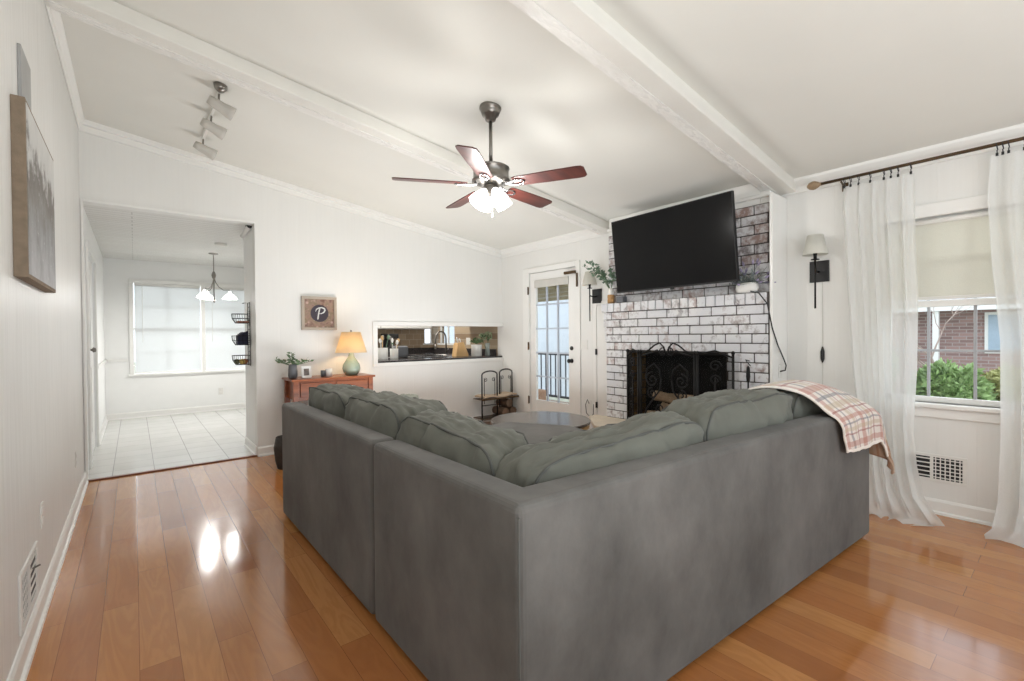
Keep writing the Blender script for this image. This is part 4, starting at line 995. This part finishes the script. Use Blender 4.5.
def baskets():
    t = thing('wire_basket_rack', 'three tier black wire basket rack hanging at right side of the dining opening', 'rack', (.99, 5.85, .95))
    b = BM()
    for y in (5.79, 5.91): tube(b, [(.992, y, .95), (.992, y, 1.65)], .004, 6)
    for k in range(15): z = .96+k*.049; tube(b, [(.992, 5.79, z), (.992, 5.91, z)], .003, 5)
    tube(b, arc((.96, 5.85, 1.64), .10, -PI/2, PI/2, 8, (-.3, 0, 0), (0, .6, 0)), .003, 5)
    obj('ladder_back', b, M['black_metal'], t)
    for z in (.965, 1.18, 1.42):
        b = BM(); n = 20
        for zz, rx in ((z, .13), (z+.05, .16), (z+.10, .165)):
            tube(b, [(.99, 5.85-.075, zz)]+[(.99-rx*math.sin(a_), 5.85-.085*math.cos(a_), zz) for a_ in [PI*i/n for i in range(n+1)]]+[(.99, 5.85+.075, zz)], .003, 5)
        for i in range(1, n, 2):
            a_ = PI*i/n; tube(b, [(.99-.13*math.sin(a_), 5.85-.085*math.cos(a_), z), (.99-.16*math.sin(a_), 5.85-.085*math.cos(a_), z+.05), (.99-.165*math.sin(a_), 5.85-.085*math.cos(a_), z+.10)], .002, 4)
        for i in range(5): tube(b, [(.99, 5.79+.03*i, z), (.99-.125*math.sin(PI*(.12+.19*i)), 5.79+.03*i, z)], .002, 4)
        obj('wire_basket', b, M['black_metal'], t)
    single('brown_tray', bx(.875, .985, 5.79, 5.91, 1.424, 1.444), M['cherry'], 'brown shallow tray in topmost wire basket', 'tray', bevel=.004)
    b = BM(); 
    for k in range(8): 
        random.seed(k+5); x = .875+.013*k; prism(b, [(5.79, 1.184), (5.91, 1.184), (5.905+random.uniform(-.01, 0), 1.29+.035*math.sin(k*.4)), (5.80, 1.285+.06*k/8)], 0, x, x+.011)
    single('folded_linens', b, plain('navy_linen', srgb(44, 46, 66), .9, var=.2), 'dark navy folded cloths standing in the middle wire basket', 'linens', bevel=.003)
    for k, (x, y, c_, lab) in enumerate(((.92, 5.83, (196, 168, 88), 'yellow onion in lowest wire basket, nearer the wall'), (.87, 5.85, (90, 92, 66), 'dark green avocado in lowest wire basket, outermost'), (.955, 5.88, (170, 110, 72), 'brown sweet potato at the back of lowest wire basket'))):
        single('produce', lathed([(0, -.028), (.018, -.024), (.03, -.005), (.027, .016), (.01, .03), (0, .031)], (x, y, .996), 14), plain('produce_skin_%d' % k, srgb(*c_), .5), lab, 'vegetable', smooth=True, group='produce in the lowest basket')
baskets()
t = thing('spotlight', 'small white cylindrical spotlight at top right corner of dining opening', 'spotlight', (.96, 5.66, 2.45))
obj('mount', tubed([(.955, 5.70, 2.5), (.955, 5.70, 2.44)], .008, 8), M['nickel'], t)
obj('lamp_head', tubed([(.975, 5.66, 2.455), (.93, 5.78, 2.36)], .024, 14), M['ceramic'], t, smooth=True)
obj('cap', tubed([(.981, 5.644, 2.467), (.975, 5.66, 2.455)], .026, 14), M['black'], t)

# ------------------------------------------------------------ track light
def track_light():
    t = thing('track_light', 'white ceiling track light with three adjustable spot heads', 'track light', (.5, 4.3, CZ(.5)))
    zc = CZ(.5)
    obj('track_bar', bx(.49, .51, 3.90, 5.0, zc-.035, zc-.012), M['ceramic'], t, .004)
    obj('canopy', lathed([(0, 0), (.045, 0), (.04, -.03), (.02, -.05), (0, -.05)], (.5, 3.86, zc+.003), 20), M['nickel'], t, smooth=True)
    for k, y in enumerate((3.93, 4.36, 4.91)):
        d = Vector((.93, .10, -.36)).normalized(); p = Vector((.5, y, zc-.12))
        o = obj('spot_head', lathed([(0, -.075), (.028, -.075), (.036, -.04), (.038, .02), (.046, .06), (.050, .095), (.047, .095), (.041, .07), (0, .06)], p, 20, d), M['track'], t, smooth=True)
        obj('stem', tubed([(.5, y, zc-.03), p-d*.01], .007, 8), M['nickel'], o)
        obj('lens', lathed([(0, 0), (.046, 0), (.046, .003), (0, .003)], p+d*.09, 20, d), M['spot_face'], o)
M['track'] = plain('warm_white_metal', srgb(196, 192, 184), .45)
track_light()

# ------------------------------------------------------------ ceiling fan
def ceiling_fan():
    x, y = 1.95, 2.61; zc = CZ(x)
    t = thing('ceiling_fan', 'five blade ceiling fan with cherry blades, nickel motor and lit tulip shades', 'ceiling fan', (x, y, zc))
    c = (x, y, 0)
    obj('canopy', lathed([(0, zc+.014), (.075, zc+.010), (.078, zc-.004), (.076, zc-.014), (.068, zc-.018), (.068, zc-.030), (.058, zc-.055), (.045, zc-.060), (.035, zc-.090), (.02, zc-.098), (0, zc-.098)], c, 28), M['nickel'], t, smooth=True)
    obj('downrod', tubed([(x, y, zc-.09), (x, y, 2.46)], .0125, 12), M['nickel'], t, smooth=True)
    zm = 2.37
    obj('motor_housing', lathed([(0, zm+.085), (.03, zm+.085), (.05, zm+.075), (.118, zm+.066), (.130, zm+.058), (.130, zm+.050), (.124, zm+.046), (.124, zm-.02), (.134, zm-.026), (.134, zm-.036), (.10, zm-.05), (.06, zm-.06), (0, zm-.062)], c, 36), M['nickel'], t, smooth=True)
    zb = 2.315
    for k in range(5):
        a_ = R(-62+k*73 if k < 5 else 0); a_ = R((-62, 11, 82, 153, -139)[k])
        rad = Vector((math.cos(a_), math.sin(a_), 0)); tan = Vector((-math.sin(a_), math.cos(a_), 0)); pit = R(-12)
        sd = tan*math.cos(pit)+Vector((0, 0, math.sin(pit))); up = rad.cross(sd).normalized(); o0 = Vector((x, y, zb))
        b = BM(); out = []
        pr = [(.17, .046), (.19, .055), (.40, .064), (.62, .068), (.655, .064), (.672, .045)]
        ol = [(r_, w_) for r_, w_ in pr]+[(r_, -w_) for r_, w_ in pr[::-1]]
        va = [b.verts.new(o0+rad*r_+sd*w_+up*.004) for r_, w_ in ol]; vb = [b.verts.new(o0+rad*r_+sd*w_-up*.004) for r_, w_ in ol]
        b.faces.new(va); b.faces.new(vb[::-1]); n = len(ol)
        for i in range(n): b.faces.new((va[i], vb[i], vb[(i+1) % n], va[(i+1) % n]))
        bmesh.ops.recalc_face_normals(b, faces=b.faces[:])
        bl = obj('blade', b, M['cherry_blade'], t, .002)
        b = BM()
        for s in (-1, 1): tube(b, [o0+rad*.10+Vector((0, 0, .01)), o0+rad*.14+sd*s*.012-up*.01, o0+rad*.19+sd*s*.032-up*.010, o0+rad*.235+sd*s*.022-up*.009, o0+rad*.25-up*.009], .007, 8)
        tube(b, [o0+rad*.08+Vector((0, 0, .012)), o0+rad*.13-up*.008, o0+rad*.17-up*.010], [.014, .010, .007], 8)
        obj('blade_iron', b, M['chrome'], bl, smooth=True)
    obj('light_fitter', lathed([(0, zm-.06), (.05, zm-.065), (.056, zm-.09), (.05, zm-.11), (.055, zm-.125), (.03, zm-.145), (0, zm-.15)], c, 24), M['nickel'], t, smooth=True)
    for k in range(4):
        a_ = R((-95, -5, 85, 175)[k]); rad = Vector((math.cos(a_), math.sin(a_), 0)); d = (rad*.75+Vector((0, 0, -1))).normalized(); p = Vector((x, y, zm-.10))+rad*.045
        b = BM(); lathe(b, [(.020, 0), (.024, .012), (.038, .04), (.052, .08), (.060, .12), (.058, .121), (.049, .08), (.034, .04), (.02, .015)], p, 20, d)
        s = obj('glass_shade', b, M['bulb_glass'], t, smooth=True)
        obj('socket', lathed([(0, -.02), (.021, -.02), (.022, .012), (0, .012)], p, 16, d), M['nickel'], s, smooth=True)
    b = BM(); tube(b, [(x+.01, y, zm-.15), (x+.01, y, zm-.26)], .0015, 5); lathe(b, [(0, 0), (.006, .006), (.005, .02), (0, .024)], (x+.01, y, zm-.284), 8)
    obj('pull_chain', b, M['chrome'], t)
    for k in range(4):
        a_ = R((-95, -5, 85, 175)[k]); point('fan_bulb_light', (x+.16*math.cos(a_), y+.16*math.sin(a_), zm-.25), 8, (1, .97, .93), .05)
ceiling_fan()

# ------------------------------------------------------------ sofa
def sofa():
    Z0, Z1 = .018, .80
    B = .955; P1 = (3.475, .818)
    t = thing('sofa_corner_section', 'corner and right run of the grey microsuede sectional sofa, nearest the camera', 'sofa', (1.9, 1.4, 0), group='sectional sofa modules')
    b = BM(); prism(b, [(.795, 1.948), (.795, B), (3.505, .816), (3.505, .943), (.925, 1.085), (.925, 1.948)], 2, Z0, Z1)
    obj('back_panel', b, M['sofa'], t, .026, seg=4)
    b = BM(); prism(b, [(.93, 1.94), (.93, 1.09), (3.22, .965), (3.22, 1.78), (1.74, 1.80), (1.74, 1.94)], 2, Z0, .30)
    obj('base', b, M['sofa'], t, .02)
    b = BM(); prism(b, [(3.23, .965), (3.50, .95), (3.50, 1.82), (3.23, 1.82)], 2, Z0, .60)
    obj('arm', b, M['sofa'], t, .05, seg=4)
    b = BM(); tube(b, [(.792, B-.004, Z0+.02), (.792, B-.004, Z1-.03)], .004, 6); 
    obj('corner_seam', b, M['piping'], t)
    for (x0, x1, y0, y1) in ((.94, 1.73, 1.10, 1.93), (1.75, 2.48, 1.06, 1.83), (2.49, 3.22, 1.02, 1.83)):
        obj('seat_cushion', bx(x0, x1, y0, y1, .30, .46), M['cushion'], t, .05, seg=4)
    for p in ((.86, 1.0), (.86, 1.9), (3.4, .90), (3.4, 1.75), (2.1, .97)):
        obj('foot', bx(p[0]-.03, p[0]+.03, p[1]-.03, p[1]+.03, 0, Z0+.002), M['black'], t, .004)
    t = thing('sofa_end_section', 'left run of the grey sectional sofa, separate unit nearer the console table', 'sofa', (1.25, 2.75, 0), group='sectional sofa modules')
    obj('back_panel', bx(.795, .925, 1.972, 3.555, Z0, Z1), M['sofa'], t, .026, seg=4)
    obj('base', bx(.93, 1.74, 1.975, 3.40, Z0, .30), M['sofa'], t, .02)
    obj('arm', bx(.928, 1.76, 3.42, 3.555, Z0, .60), M['sofa'], t, .04, seg=4)
    for y0, y1 in ((1.98, 2.69), (2.70, 3.41)): obj('seat_cushion', bx(.94, 1.73, y0, y1, .30, .46), M['cushion'], t, .05, seg=4)
    for p in ((.86, 2.03), (.86, 3.5), (1.7, 2.03), (1.7, 3.5)): obj('foot', bx(p[0]-.03, p[0]+.03, p[1]-.03, p[1]+.03, 0, Z0+.002), M['black'], t, .004)
sofa()
def cushion(name, lab, cat, c, w, th, h, yaw, lean, seed, mat=None, group=None, pipe=True, wr=1., roll=0.):
    """w along local x, th along local y, h along z; piping round the two edges"""
    so = Vector((seed*3.17, seed*1.3, 0))
    def D(p):
        x, y, z = p
        s = 5.5; m = max(abs(x), abs(z)); r = (abs(x)**s+abs(z)**s)**(1/s); k = m/r if r > 1e-6 else 1
        X, Z = x*k, z*k
        e = (1-min(1, abs(X))**3)*(1-min(1, abs(Z))**3)   # 1 in the middle, 0 at the rim
        T = .74+.30*math.sqrt(max(0, e))
        ys = math.copysign(abs(y)**.9, y) if y else 0
        rim = 1-abs(y)**6*.045
        v = Vector((X*w/2*rim, ys*T*th/2, Z*h/2*rim))
        # sag of the top between the corners, fuller belly low down
        v.z -= .018*(Z > 0)*Z*(1-X*X)*1.0; v.y *= 1.04-.12*Z
        q = Vector((X*w*.5, ys*th, Z*h*.5))+so
        n1 = noise.noise(q*5.5); n2 = 1-abs(noise.noise(Vector((q.x*13, q.y*7, q.z*5))))*2.2; n3 = 1-abs(noise.noise(Vector((q.x*6, q.y*16, q.z*12))+Vector((9, 3, 1))))*2.2
        edge = max(abs(X), abs(Z), abs(y))
        dn = (n1*.022+n2*.012+n3*.012)*wr
        nrm = Vector((X**3, y**3*1.2, Z**3)); nrm = nrm.normalized() if nrm.length > 1e-5 else Vector((0, 0, 1))
        return v+nrm*dn
    b = BM(); bmesh.ops.create_cube(b, size=2); bmesh.ops.subdivide_edges(b, edges=b.edges[:], cuts=23, use_grid_fill=True)
    for v in b.verts: v.co = D(v.co)
    o = obj(name, b, mat or M['cushion'], smooth=True); o.location = c; o.rotation_euler = (lean, roll, yaw)
    tag(o, lab, cat, group)
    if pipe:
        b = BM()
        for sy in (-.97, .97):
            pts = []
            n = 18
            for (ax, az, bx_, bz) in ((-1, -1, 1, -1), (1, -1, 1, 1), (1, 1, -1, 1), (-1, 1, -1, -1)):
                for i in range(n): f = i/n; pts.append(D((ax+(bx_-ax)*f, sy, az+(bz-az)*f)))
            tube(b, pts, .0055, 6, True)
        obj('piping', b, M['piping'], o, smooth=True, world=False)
    return o
G = 'loose back cushions of the sectional'
H0 = .455
cushion('back_cushion', 'grey back cushion farthest left, beside the console end of the sofa', 'cushion', (1.10, 3.17, H0+.225), .76, .30, .47, PI/2, R(0), 1, group=G)
cushion('back_cushion', 'crumpled grey back cushion, middle of the left run beside the module gap', 'cushion', (1.10, 2.405, H0+.225), .74, .33, .49, PI/2, R(0), 2, group=G)
cushion('back_cushion', 'wide grey back cushion next to the corner on the left run', 'cushion', (1.08, 1.655, H0+.205), .74, .29, .47, PI/2, R(0), 3, group=G, roll=R(-4))
cushion('back_cushion', 'long grey back cushion just right of the sofa corner', 'cushion', (1.46, 1.175, H0+.20), .98, .26, .46, R(-2.9), 0, 4, group=G, roll=R(-3.5))
cushion('back_cushion', 'plump grey back cushion in middle of the right run', 'cushion', (2.38, 1.14, H0+.235), .86, .30, .52, R(-2.9), 0, 5, group=G)
cushion('back_cushion', 'grey back cushion at right end of the sofa under plaid throw', 'cushion', (3.11, 1.10, H0+.225), .58, .28, .49, R(-2.9), 0, 6, group=G)
cushion('throw_pillow', 'plain pale sage pillow leaning on the seat beyond left cushions', 'pillow', (1.45, 2.95, .65), .46, .16, .40, R(50), R(-10), 7, M['pillow'], pipe=False, wr=.5)

# plaid throw over the right end
def throw_blanket():
    rows = [[(2.62, 1.34, .86), (2.95, 1.34, .90), (3.25, 1.32, .88), (3.46, 1.28, .72), (3.56, 1.25, .50)],
            [(2.72, 1.16, .955), (3.0, 1.16, .965), (3.26, 1.15, .95), (3.50, 1.13, .84), (3.60, 1.10, .50)],
            [(2.83, .98, .935), (3.05, .98, .95), (3.28, .98, .935), (3.52, .97, .845), (3.62, .95, .50)],
            [(2.90, .86, .83), (3.09, .85, .845), (3.30, .85, .84), (3.53, .84, .80), (3.64, .83, .48)],
            [(2.945, .812, .765), (3.12, .80, .775), (3.32, .79, .775), (3.54, .775, .74), (3.66, .77, .44)],
            [(2.98, .806, .68), (3.16, .795, .68), (3.34, .785, .68), (3.56, .77, .65), (3.67, .76, .40)],
            [(3.02, .803, .60), (3.19, .792, .585), (3.37, .783, .58), (3.56, .768, .57), (3.67, .755, .36)]]
    b = BM(); nu, nv = 56, 48; uv = b.loops.layers.uv.new('uv')
    def cr(p0, p1, p2, p3, t): return .5*((2*p1)+(-p0+p2)*t+(2*p0-5*p1+4*p2-p3)*t*t+(-p0+3*p1-3*p2+p3)*t**3)
    def curve(P, s):
        n = len(P)-1; f = min(s*n, n-1e-6); i = int(f); t = f-i; g = lambda k: P[max(0, min(n, k))]
        return cr(g(i-1), g(i), g(i+1), g(i+2), t)
    R_ = [[Vector(p) for p in r] for r in rows]; V = []
    for j in range(nv+1):
        row = []
        for i in range(nu+1):
            c = [curve(r, i/nu) for r in R_]; p = curve(c, j/nv)
            u, v = i/nu, j/nv
            wv = .010*math.sin(u*26+v*3)*(.2+max(0, v-.4))+.007*noise.noise(Vector((u*9, v*7, 3)))
            p = p+Vector((0, -1, 0))*max(-.001, wv)*(1 if v > .45 else .3)+Vector((0, 0, 1))*abs(wv)*.8
            if u > .72: p += Vector((1, -.6, 0))*(.016*(1+math.sin(v*22)))*(u-.72)/.28
            row.append(b.verts.new(p))
        V.append(row)
    for j in range(nv):
        for i in range(nu):
            f = b.faces.new((V[j][i], V[j][i+1], V[j+1][i+1], V[j+1][i]))
            for l, (a_, c_) in zip(f.loops, ((i, j), (i+1, j), (i+1, j+1), (i, j+1))): l[uv].uv = (a_/nu, c_/nv)
    a = NT('plaid_throw_wool'); tc = a.n('ShaderNodeTexCoord'); sp = a.n('ShaderNodeSeparateXYZ'); a.l(tc.outputs['UV'], sp.inputs[0])
    col = srgb(222, 212, 204)
    def band(coord, rep, pos, wid, color, amt, prev):
        fr = a.math('FRACT', a.math('MULTIPLY', coord, rep)); d = a.math('ABSOLUTE', a.math('SUBTRACT', fr, pos)); m = a.math('MULTIPLY', a.math('LESS_THAN', d, wid), amt)
        return a.mix(m, prev, color)
    c = a.mix(0., col, col)
    for co, rep in ((sp.outputs[0], 3.2), (sp.outputs[1], 3.6)):
        c = band(co, rep, .25, .09, srgb(176, 104, 84), .55, c); c = band(co, rep, .5, .035, srgb(104, 106, 116), .6, c); c = band(co, rep, .72, .07, srgb(180, 158, 120), .45, c); c = band(co, rep, .9, .03, srgb(140, 52, 46), .6, c)
    hem = a.math('GREATER_THAN', sp.outputs[1], .955); c = a.mix(hem, c, srgb(238, 230, 220)); hem = a.math('LESS_THAN', sp.outputs[0], .03); c = a.mix(hem, c, srgb(238, 230, 220))
    far = a.math('MULTIPLY', a.math('GREATER_THAN', sp.outputs[0], .86), .75); c = a.mix(far, c, srgb(150, 108, 66))
    a.set(Base_Color=c, Roughness=.95); a.p.inputs['Sheen Weight'].default_value = .3; a.bump(a.noise(160, 2), .3, .003)
    o = single('throw_blanket', b, a.m, 'cream and rust plaid throw draped over right end of the sofa back', 'blanket', smooth=True)
    s = o.modifiers.new('solid', 'SOLIDIFY'); s.thickness = .010; s.offset = 1
throw_blanket()

# ottoman and coffee table
t = thing('ottoman', 'dark grey green padded ottoman between the sofa and round coffee table', 'ottoman', (2.25, 2.65, 0), R(45))
def rb(x0, x1, y0, y1, z0, z1): return bx(x0, x1, y0, y1, z0, z1)
t.rotation_euler = (0, 0, 0)
b = BM(); prism(b, [(2.02, 3.05), (1.90, 2.30), (2.66, 2.20), (2.74, 2.62), (2.46, 3.10)], 2, .06, .40); obj('base', b, M['sofa'], t, .03, seg=3)
b = BM(); prism(b, [(2.00, 3.08), (1.88, 2.28), (2.68, 2.18), (2.77, 2.64), (2.48, 3.13)], 2, .40, .525); o = obj('top_pad', b, M['sofa'], t, .045, seg=4)
for p in ((2.0, 2.4), (2.6, 2.3), (2.1, 2.95), (2.5, 2.9)): obj('foot', bx(p[0]-.03, p[0]+.03, p[1]-.03, p[1]+.03, 0, .062), M['black'], t)
t = thing('coffee_table', 'round coffee table with dark top and pale rim beside the hearth', 'table', (3.0, 3.26, 0))
obj('table_top', lathed([(0, .425), (.45, .425), (.475, .437), (.475, .452), (.468, .457), (0, .457)], (3.0, 3.26, 0), 56), M['espresso'], t)
obj('rim', lathed([(.44, .395), (.462, .395), (.462, .425), (.44, .425), (.44, .395)], (3.0, 3.26, 0), 48), M['light_wood'], t)
for k in range(4):
    a_ = R(45+90*k); p = Vector((3.0+.33*math.cos(a_), 3.26+.33*math.sin(a_), 0)); obj('leg', tubed([p+Vector((.06*math.cos(a_), .06*math.sin(a_), 0)), p+Vector((0, 0, .42))], [.013, .022], 10), M['light_wood'], t, smooth=True)

# firewood rack in the corner
def rack():
    t = thing('firewood_rack', 'black arched iron firewood rack in the corner by the glass door', 'firewood rack', (3.98, 5.18, 0))
    def hoop(x0, x1, y, top):
        n = 10; r_ = (x1-x0)/2; cx = (x0+x1)/2
        return [(x0, y, .0), (x0, y, top-.05)]+[(cx-r_*math.cos(PI*i/n), y, top-.05+.05*math.sin(PI*i/n)) for i in range(1, n)]+[(x1, y, top-.05), (x1, y, 0)]
    for x0, x1, y, top in ((3.67, 3.93, 5.16, .77), (4.05, 4.28, 5.26, .775)):
        b = BM(); tube(b, hoop(x0, x1, y, top), .010, 8); tube(b, [(x0, y, .12), (x1, y, .12)], .008, 6); tube(b, [(x0, y, .30), (x1, y, .30)], .006, 6)
        obj('arched_frame', b, M['black_metal'], t, smooth=True)
        b = BM(); m = (x0+x1)/2
        for s in (-1, 1): tube(b, spiral((m+s*.07, y, top-.12), .028, 1.2, PI/2, (s, 0, 0), (0, 0, 1)), .004, 6); tube(b, [(m+s*.09, y, top-.09), (m+s*.09, y, .32)], .005, 6)
        obj('scroll_bars', b, M['black_metal'], t, smooth=True)
    b = BM(); box(b, 3.64, 4.28, 5.10, 5.13, .375, .40); box(b, 3.66, 4.26, 5.13, 5.36, .375, .385); box(b, 3.66, 4.26, 5.10, 5.36, .11, .125)
    obj('tray', b, M['bronze'], t, .003)
    b = BM(); nn = 10; R0 = []
    for i in range(nn+1):
        f = i/nn; x = 3.68+.57*f; R0.append((x, .405+.012*math.sin(f*9)))
    prism(b, R0+[(x, z+.022) for x, z in R0[::-1]], 1, 5.11, 5.35)
    obj('leather_sling', b, plain('pale_suede', srgb(196, 174, 150), .8), t)
    for k, (x, z, l) in enumerate(((4.05, .185, 'lower left firewood log in the iron rack'), (4.19, .185, 'lower right firewood log in the iron rack'), (4.12, .30, 'upper firewood log resting on two others in iron rack'))):
        b = BM(); tube(b, [(x, 5.12, z), (x, 5.37, z)], .058, 9); single('rack_log', b, M['bark'], l, 'log', group='logs in the iron rack')
rack()

# ------------------------------------------------------------ outdoors
grass = plain('lawn', srgb(176, 176, 158), .95, var=.25, scale=6, bump=.5)
struct('ground', bx(4.45, 40, -30, 45, -.7, -.5), grass)
struct('ground_rear', bx(-30, 4.4, 9.65, 45, -.7, -.5), grass)
def bush(c, r, n, lab, m1, seed, grp=None):
    b = BM(); rnd = random.Random(seed); c = Vector(c)
    blobs = [(c+Vector((rnd.uniform(-.55, .55)*r[0], rnd.uniform(-.55, .55)*r[1], rnd.uniform(-.3, .5)*r[2])), rnd.uniform(.35, .6)) for _ in range(9)]
    for k in range(n):
        random.seed(seed*1000+k); bc, s = blobs[k % 9]; d = rdir(-.6); p = bc+Vector((d.x*r[0], d.y*r[1], d.z*r[2]))*s*rnd.uniform(.75, 1.05)
        if p.z < -.45: p.z = -.45
        leaf(b, p, (d+rdir(-1)*.7), rnd.uniform(.06, .11), rnd.uniform(.035, .055), rdir())
    t = thing('garden_shrub', lab, 'shrub', (c.x, c.y, -.5), group=grp); obj('foliage', b, m1, t)
    s_ = BM()
    for k in range(6): bc = blobs[k][0]; tube(s_, [(c.x, c.y, -.5), (c.x*.5+bc.x*.5, c.y*.5+bc.y*.5, bc.z*.5-.2), bc], [.03, .02, .008], 6)
    obj('stems', s_, M['bark'], t)
lf1 = plain('bright_green_leaves', srgb(146, 172, 112), .6, var=.4, scale=5); lf2 = plain('yellow_green_leaves', srgb(178, 178, 116), .6, var=.3, scale=5); lf3 = plain('grey_green_leaves', srgb(150, 168, 138), .6, var=.3, scale=5)
bush((8.0, 1.05, .22), (.7, .36, .72), 5200, 'large bright green shrub in the middle of the right window view', lf1, 1)
bush((8.6, .62, .42), (.5, .2, .42), 2400, 'yellow green shrub at right in the window view', lf2, 2)
bush((7.6, 1.85, .5), (.5, .3, .9), 3000, 'grey green shrub at left in the window view, behind the curtain', lf3, 3)
bush((7.2, .85, -.15), (.4, .7, .35), 2000, 'low pale ground cover in front of the large green shrub', lf3, 4)
# neighbouring house
def house():
    t = thing('neighbour_house', 'brown neighbouring house with white eave seen through right window', 'house', (13.5, 1.5, -.5))
    a = NT('dark_brown_house_brick'); br = a.n('ShaderNodeTexBrick'); br.inputs['Scale'].default_value = 1; br.inputs['Brick Width'].default_value = .2; br.inputs['Row Height'].default_value = .065; br.inputs['Mortar Size'].default_value = .008
    br.inputs['Color1'].default_value = srgb(134, 108, 104); br.inputs['Color2'].default_value = srgb(170, 138, 132); br.inputs['Mortar'].default_value = srgb(170, 158, 154); a.l(a.coord(rot=(0, R(90), R(90))), br.inputs['Vector']); a.set(Base_Color=br.outputs['Color'], Roughness=.9)
    obj('brick_wall', bx(12.5, 12.7, -6, 8, -.5, 1.72), a.m, t)
    b = BM(); box(b, 12.0, 12.14, -6.3, 8.3, 1.66, 1.80); box(b, 12.14, 12.5, -6.3, 8.3, 1.72, 1.76); obj('eave', b, M['trim'], t)
    b = BM(); prism(b, [(12.0, 1.80), (16, 3.3), (16, 3.2), (12.1, 1.74)], 1, -6.4, 8.4); obj('roof', b, plain('pale_shingle_roof', srgb(176, 174, 174), .9, var=.15, scale=12), t)
    b = BM(); box(b, 12.06, 12.18, 1.74, 1.83, -.5, 1.7); obj('downspout', b, M['trim'], t)
    for y0, y1 in ((.55, 1.15), (3.2, 4.1)):
        w_ = obj('window', bx(12.46, 12.5, y0, y1, .85, 1.62), M['trim'], t); obj('pane', bx(12.45, 12.462, y0+.05, y1-.05, .9, 1.57), plain('reflective_house_pane', srgb(170, 188, 204), .1), w_)
house()
b = BM(); b2 = BM(); rnd = random.Random(8)
def branch(p, d, L, r, n):
    q = p+d*L; tube(b, [p, p.lerp(q, .5)+Vector((rnd.uniform(-.04, .04), rnd.uniform(-.04, .04), 0)), q], [r, r*.8, r*.55], 5)
    if n:
        for k in range(3): e = (d+Vector((rnd.uniform(-.7, .7), rnd.uniform(-.7, .7), rnd.uniform(-.3, .5)))).normalized(); branch(q, e, L*.72, r*.55, n-1)
branch(Vector((10.6, 1.36, -.5)), Vector((0, .02, 1)), .85, .05, 5)
single('bare_tree', b, plain('pale_bark', srgb(178, 158, 148), .9, var=.2), 'bare twiggy little tree before the brown house outside', 'tree')
single('patio_cover', bx(9.0, 10.4, .0, .45, -.5, .55), plain('pale_tarp', srgb(196, 202, 204), .8, var=.1, scale=3), 'pale covered object on the lawn outside right window', 'patio item', bevel=.08)
# porch outside the glass door
struct('floor_porch', bx(4.44, 6.6, 3.2, 9.4, -.22, -.06), plain('deck_boards', srgb(168, 150, 132), .8, var=.1, scale=4))
def porch():
    b = BM(); box(b, 4.44, 6.9, 3.0, 9.6, 2.36, 2.44)
    for k in range(9): box(b, 4.44, 6.9, 3.3+.72*k, 3.38+.72*k, 2.22, 2.36)
    for k in range(5): box(b, 6.90, 6.93, 3.0, 9.6, 1.99+.083*k, 2.065+.083*k)
    struct('ceiling_porch', b, plain('beige_porch_boards', srgb(206, 196, 168), .8, var=.05))
    t = thing('porch_railing', 'dark porch railing with thin balusters seen through the glass door', 'railing', (6.5, 6.5, -.06))
    b = BM(); box(b, 6.47, 6.53, 3.2, 9.3, .86, .91); box(b, 6.48, 6.52, 3.2, 9.3, .02, .06); obj('rails', b, M['rail'], t)
    b = BM()
    for k in range(44): y = 3.25+.14*k; box(b, 6.49, 6.51, y-.009, y+.009, .06, .86)
    obj('balusters', b, M['rail'], t)
    for y in (3.6, 5.6, 7.45, 9.25): obj('post', bx(6.45, 6.55, y-.05, y+.05, -.06, 2.22), M['rail'], t)
    h = thing('white_shed', 'white clapboard shed beyond the porch seen through the glass door', 'shed', (10, 11, -.5)); obj('walls', bx(9.5, 12, 8.5, 16, -.5, 2.6), M['pale_siding'], h)
    b = BM(); prism(b, [(9.3, 2.6), (12.2, 2.6), (10.75, 3.6)], 1, 8.3, 16.2); obj('roof', b, plain('grey_shed_roof', srgb(150, 150, 156), .9), h)
    obj('window', bx(9.46, 9.5, 10.8, 11.5, 1.0, 2.0), M['dark_photo'], h)
    b = BM(); box(b, 5.7, 6.1, 6.45, 7.05, -.058, .22); single('patio_box', b, plain('terracotta_orange', srgb(206, 166, 138), .8), 'orange brown box on the porch floor beyond glass door', 'patio box', bevel=.03)
M['rail'] = plain('dark_grey_rail', srgb(74, 78, 88), .6); M['pale_siding'] = plain('pale_siding', srgb(214, 220, 228), .7, var=.03)
porch()
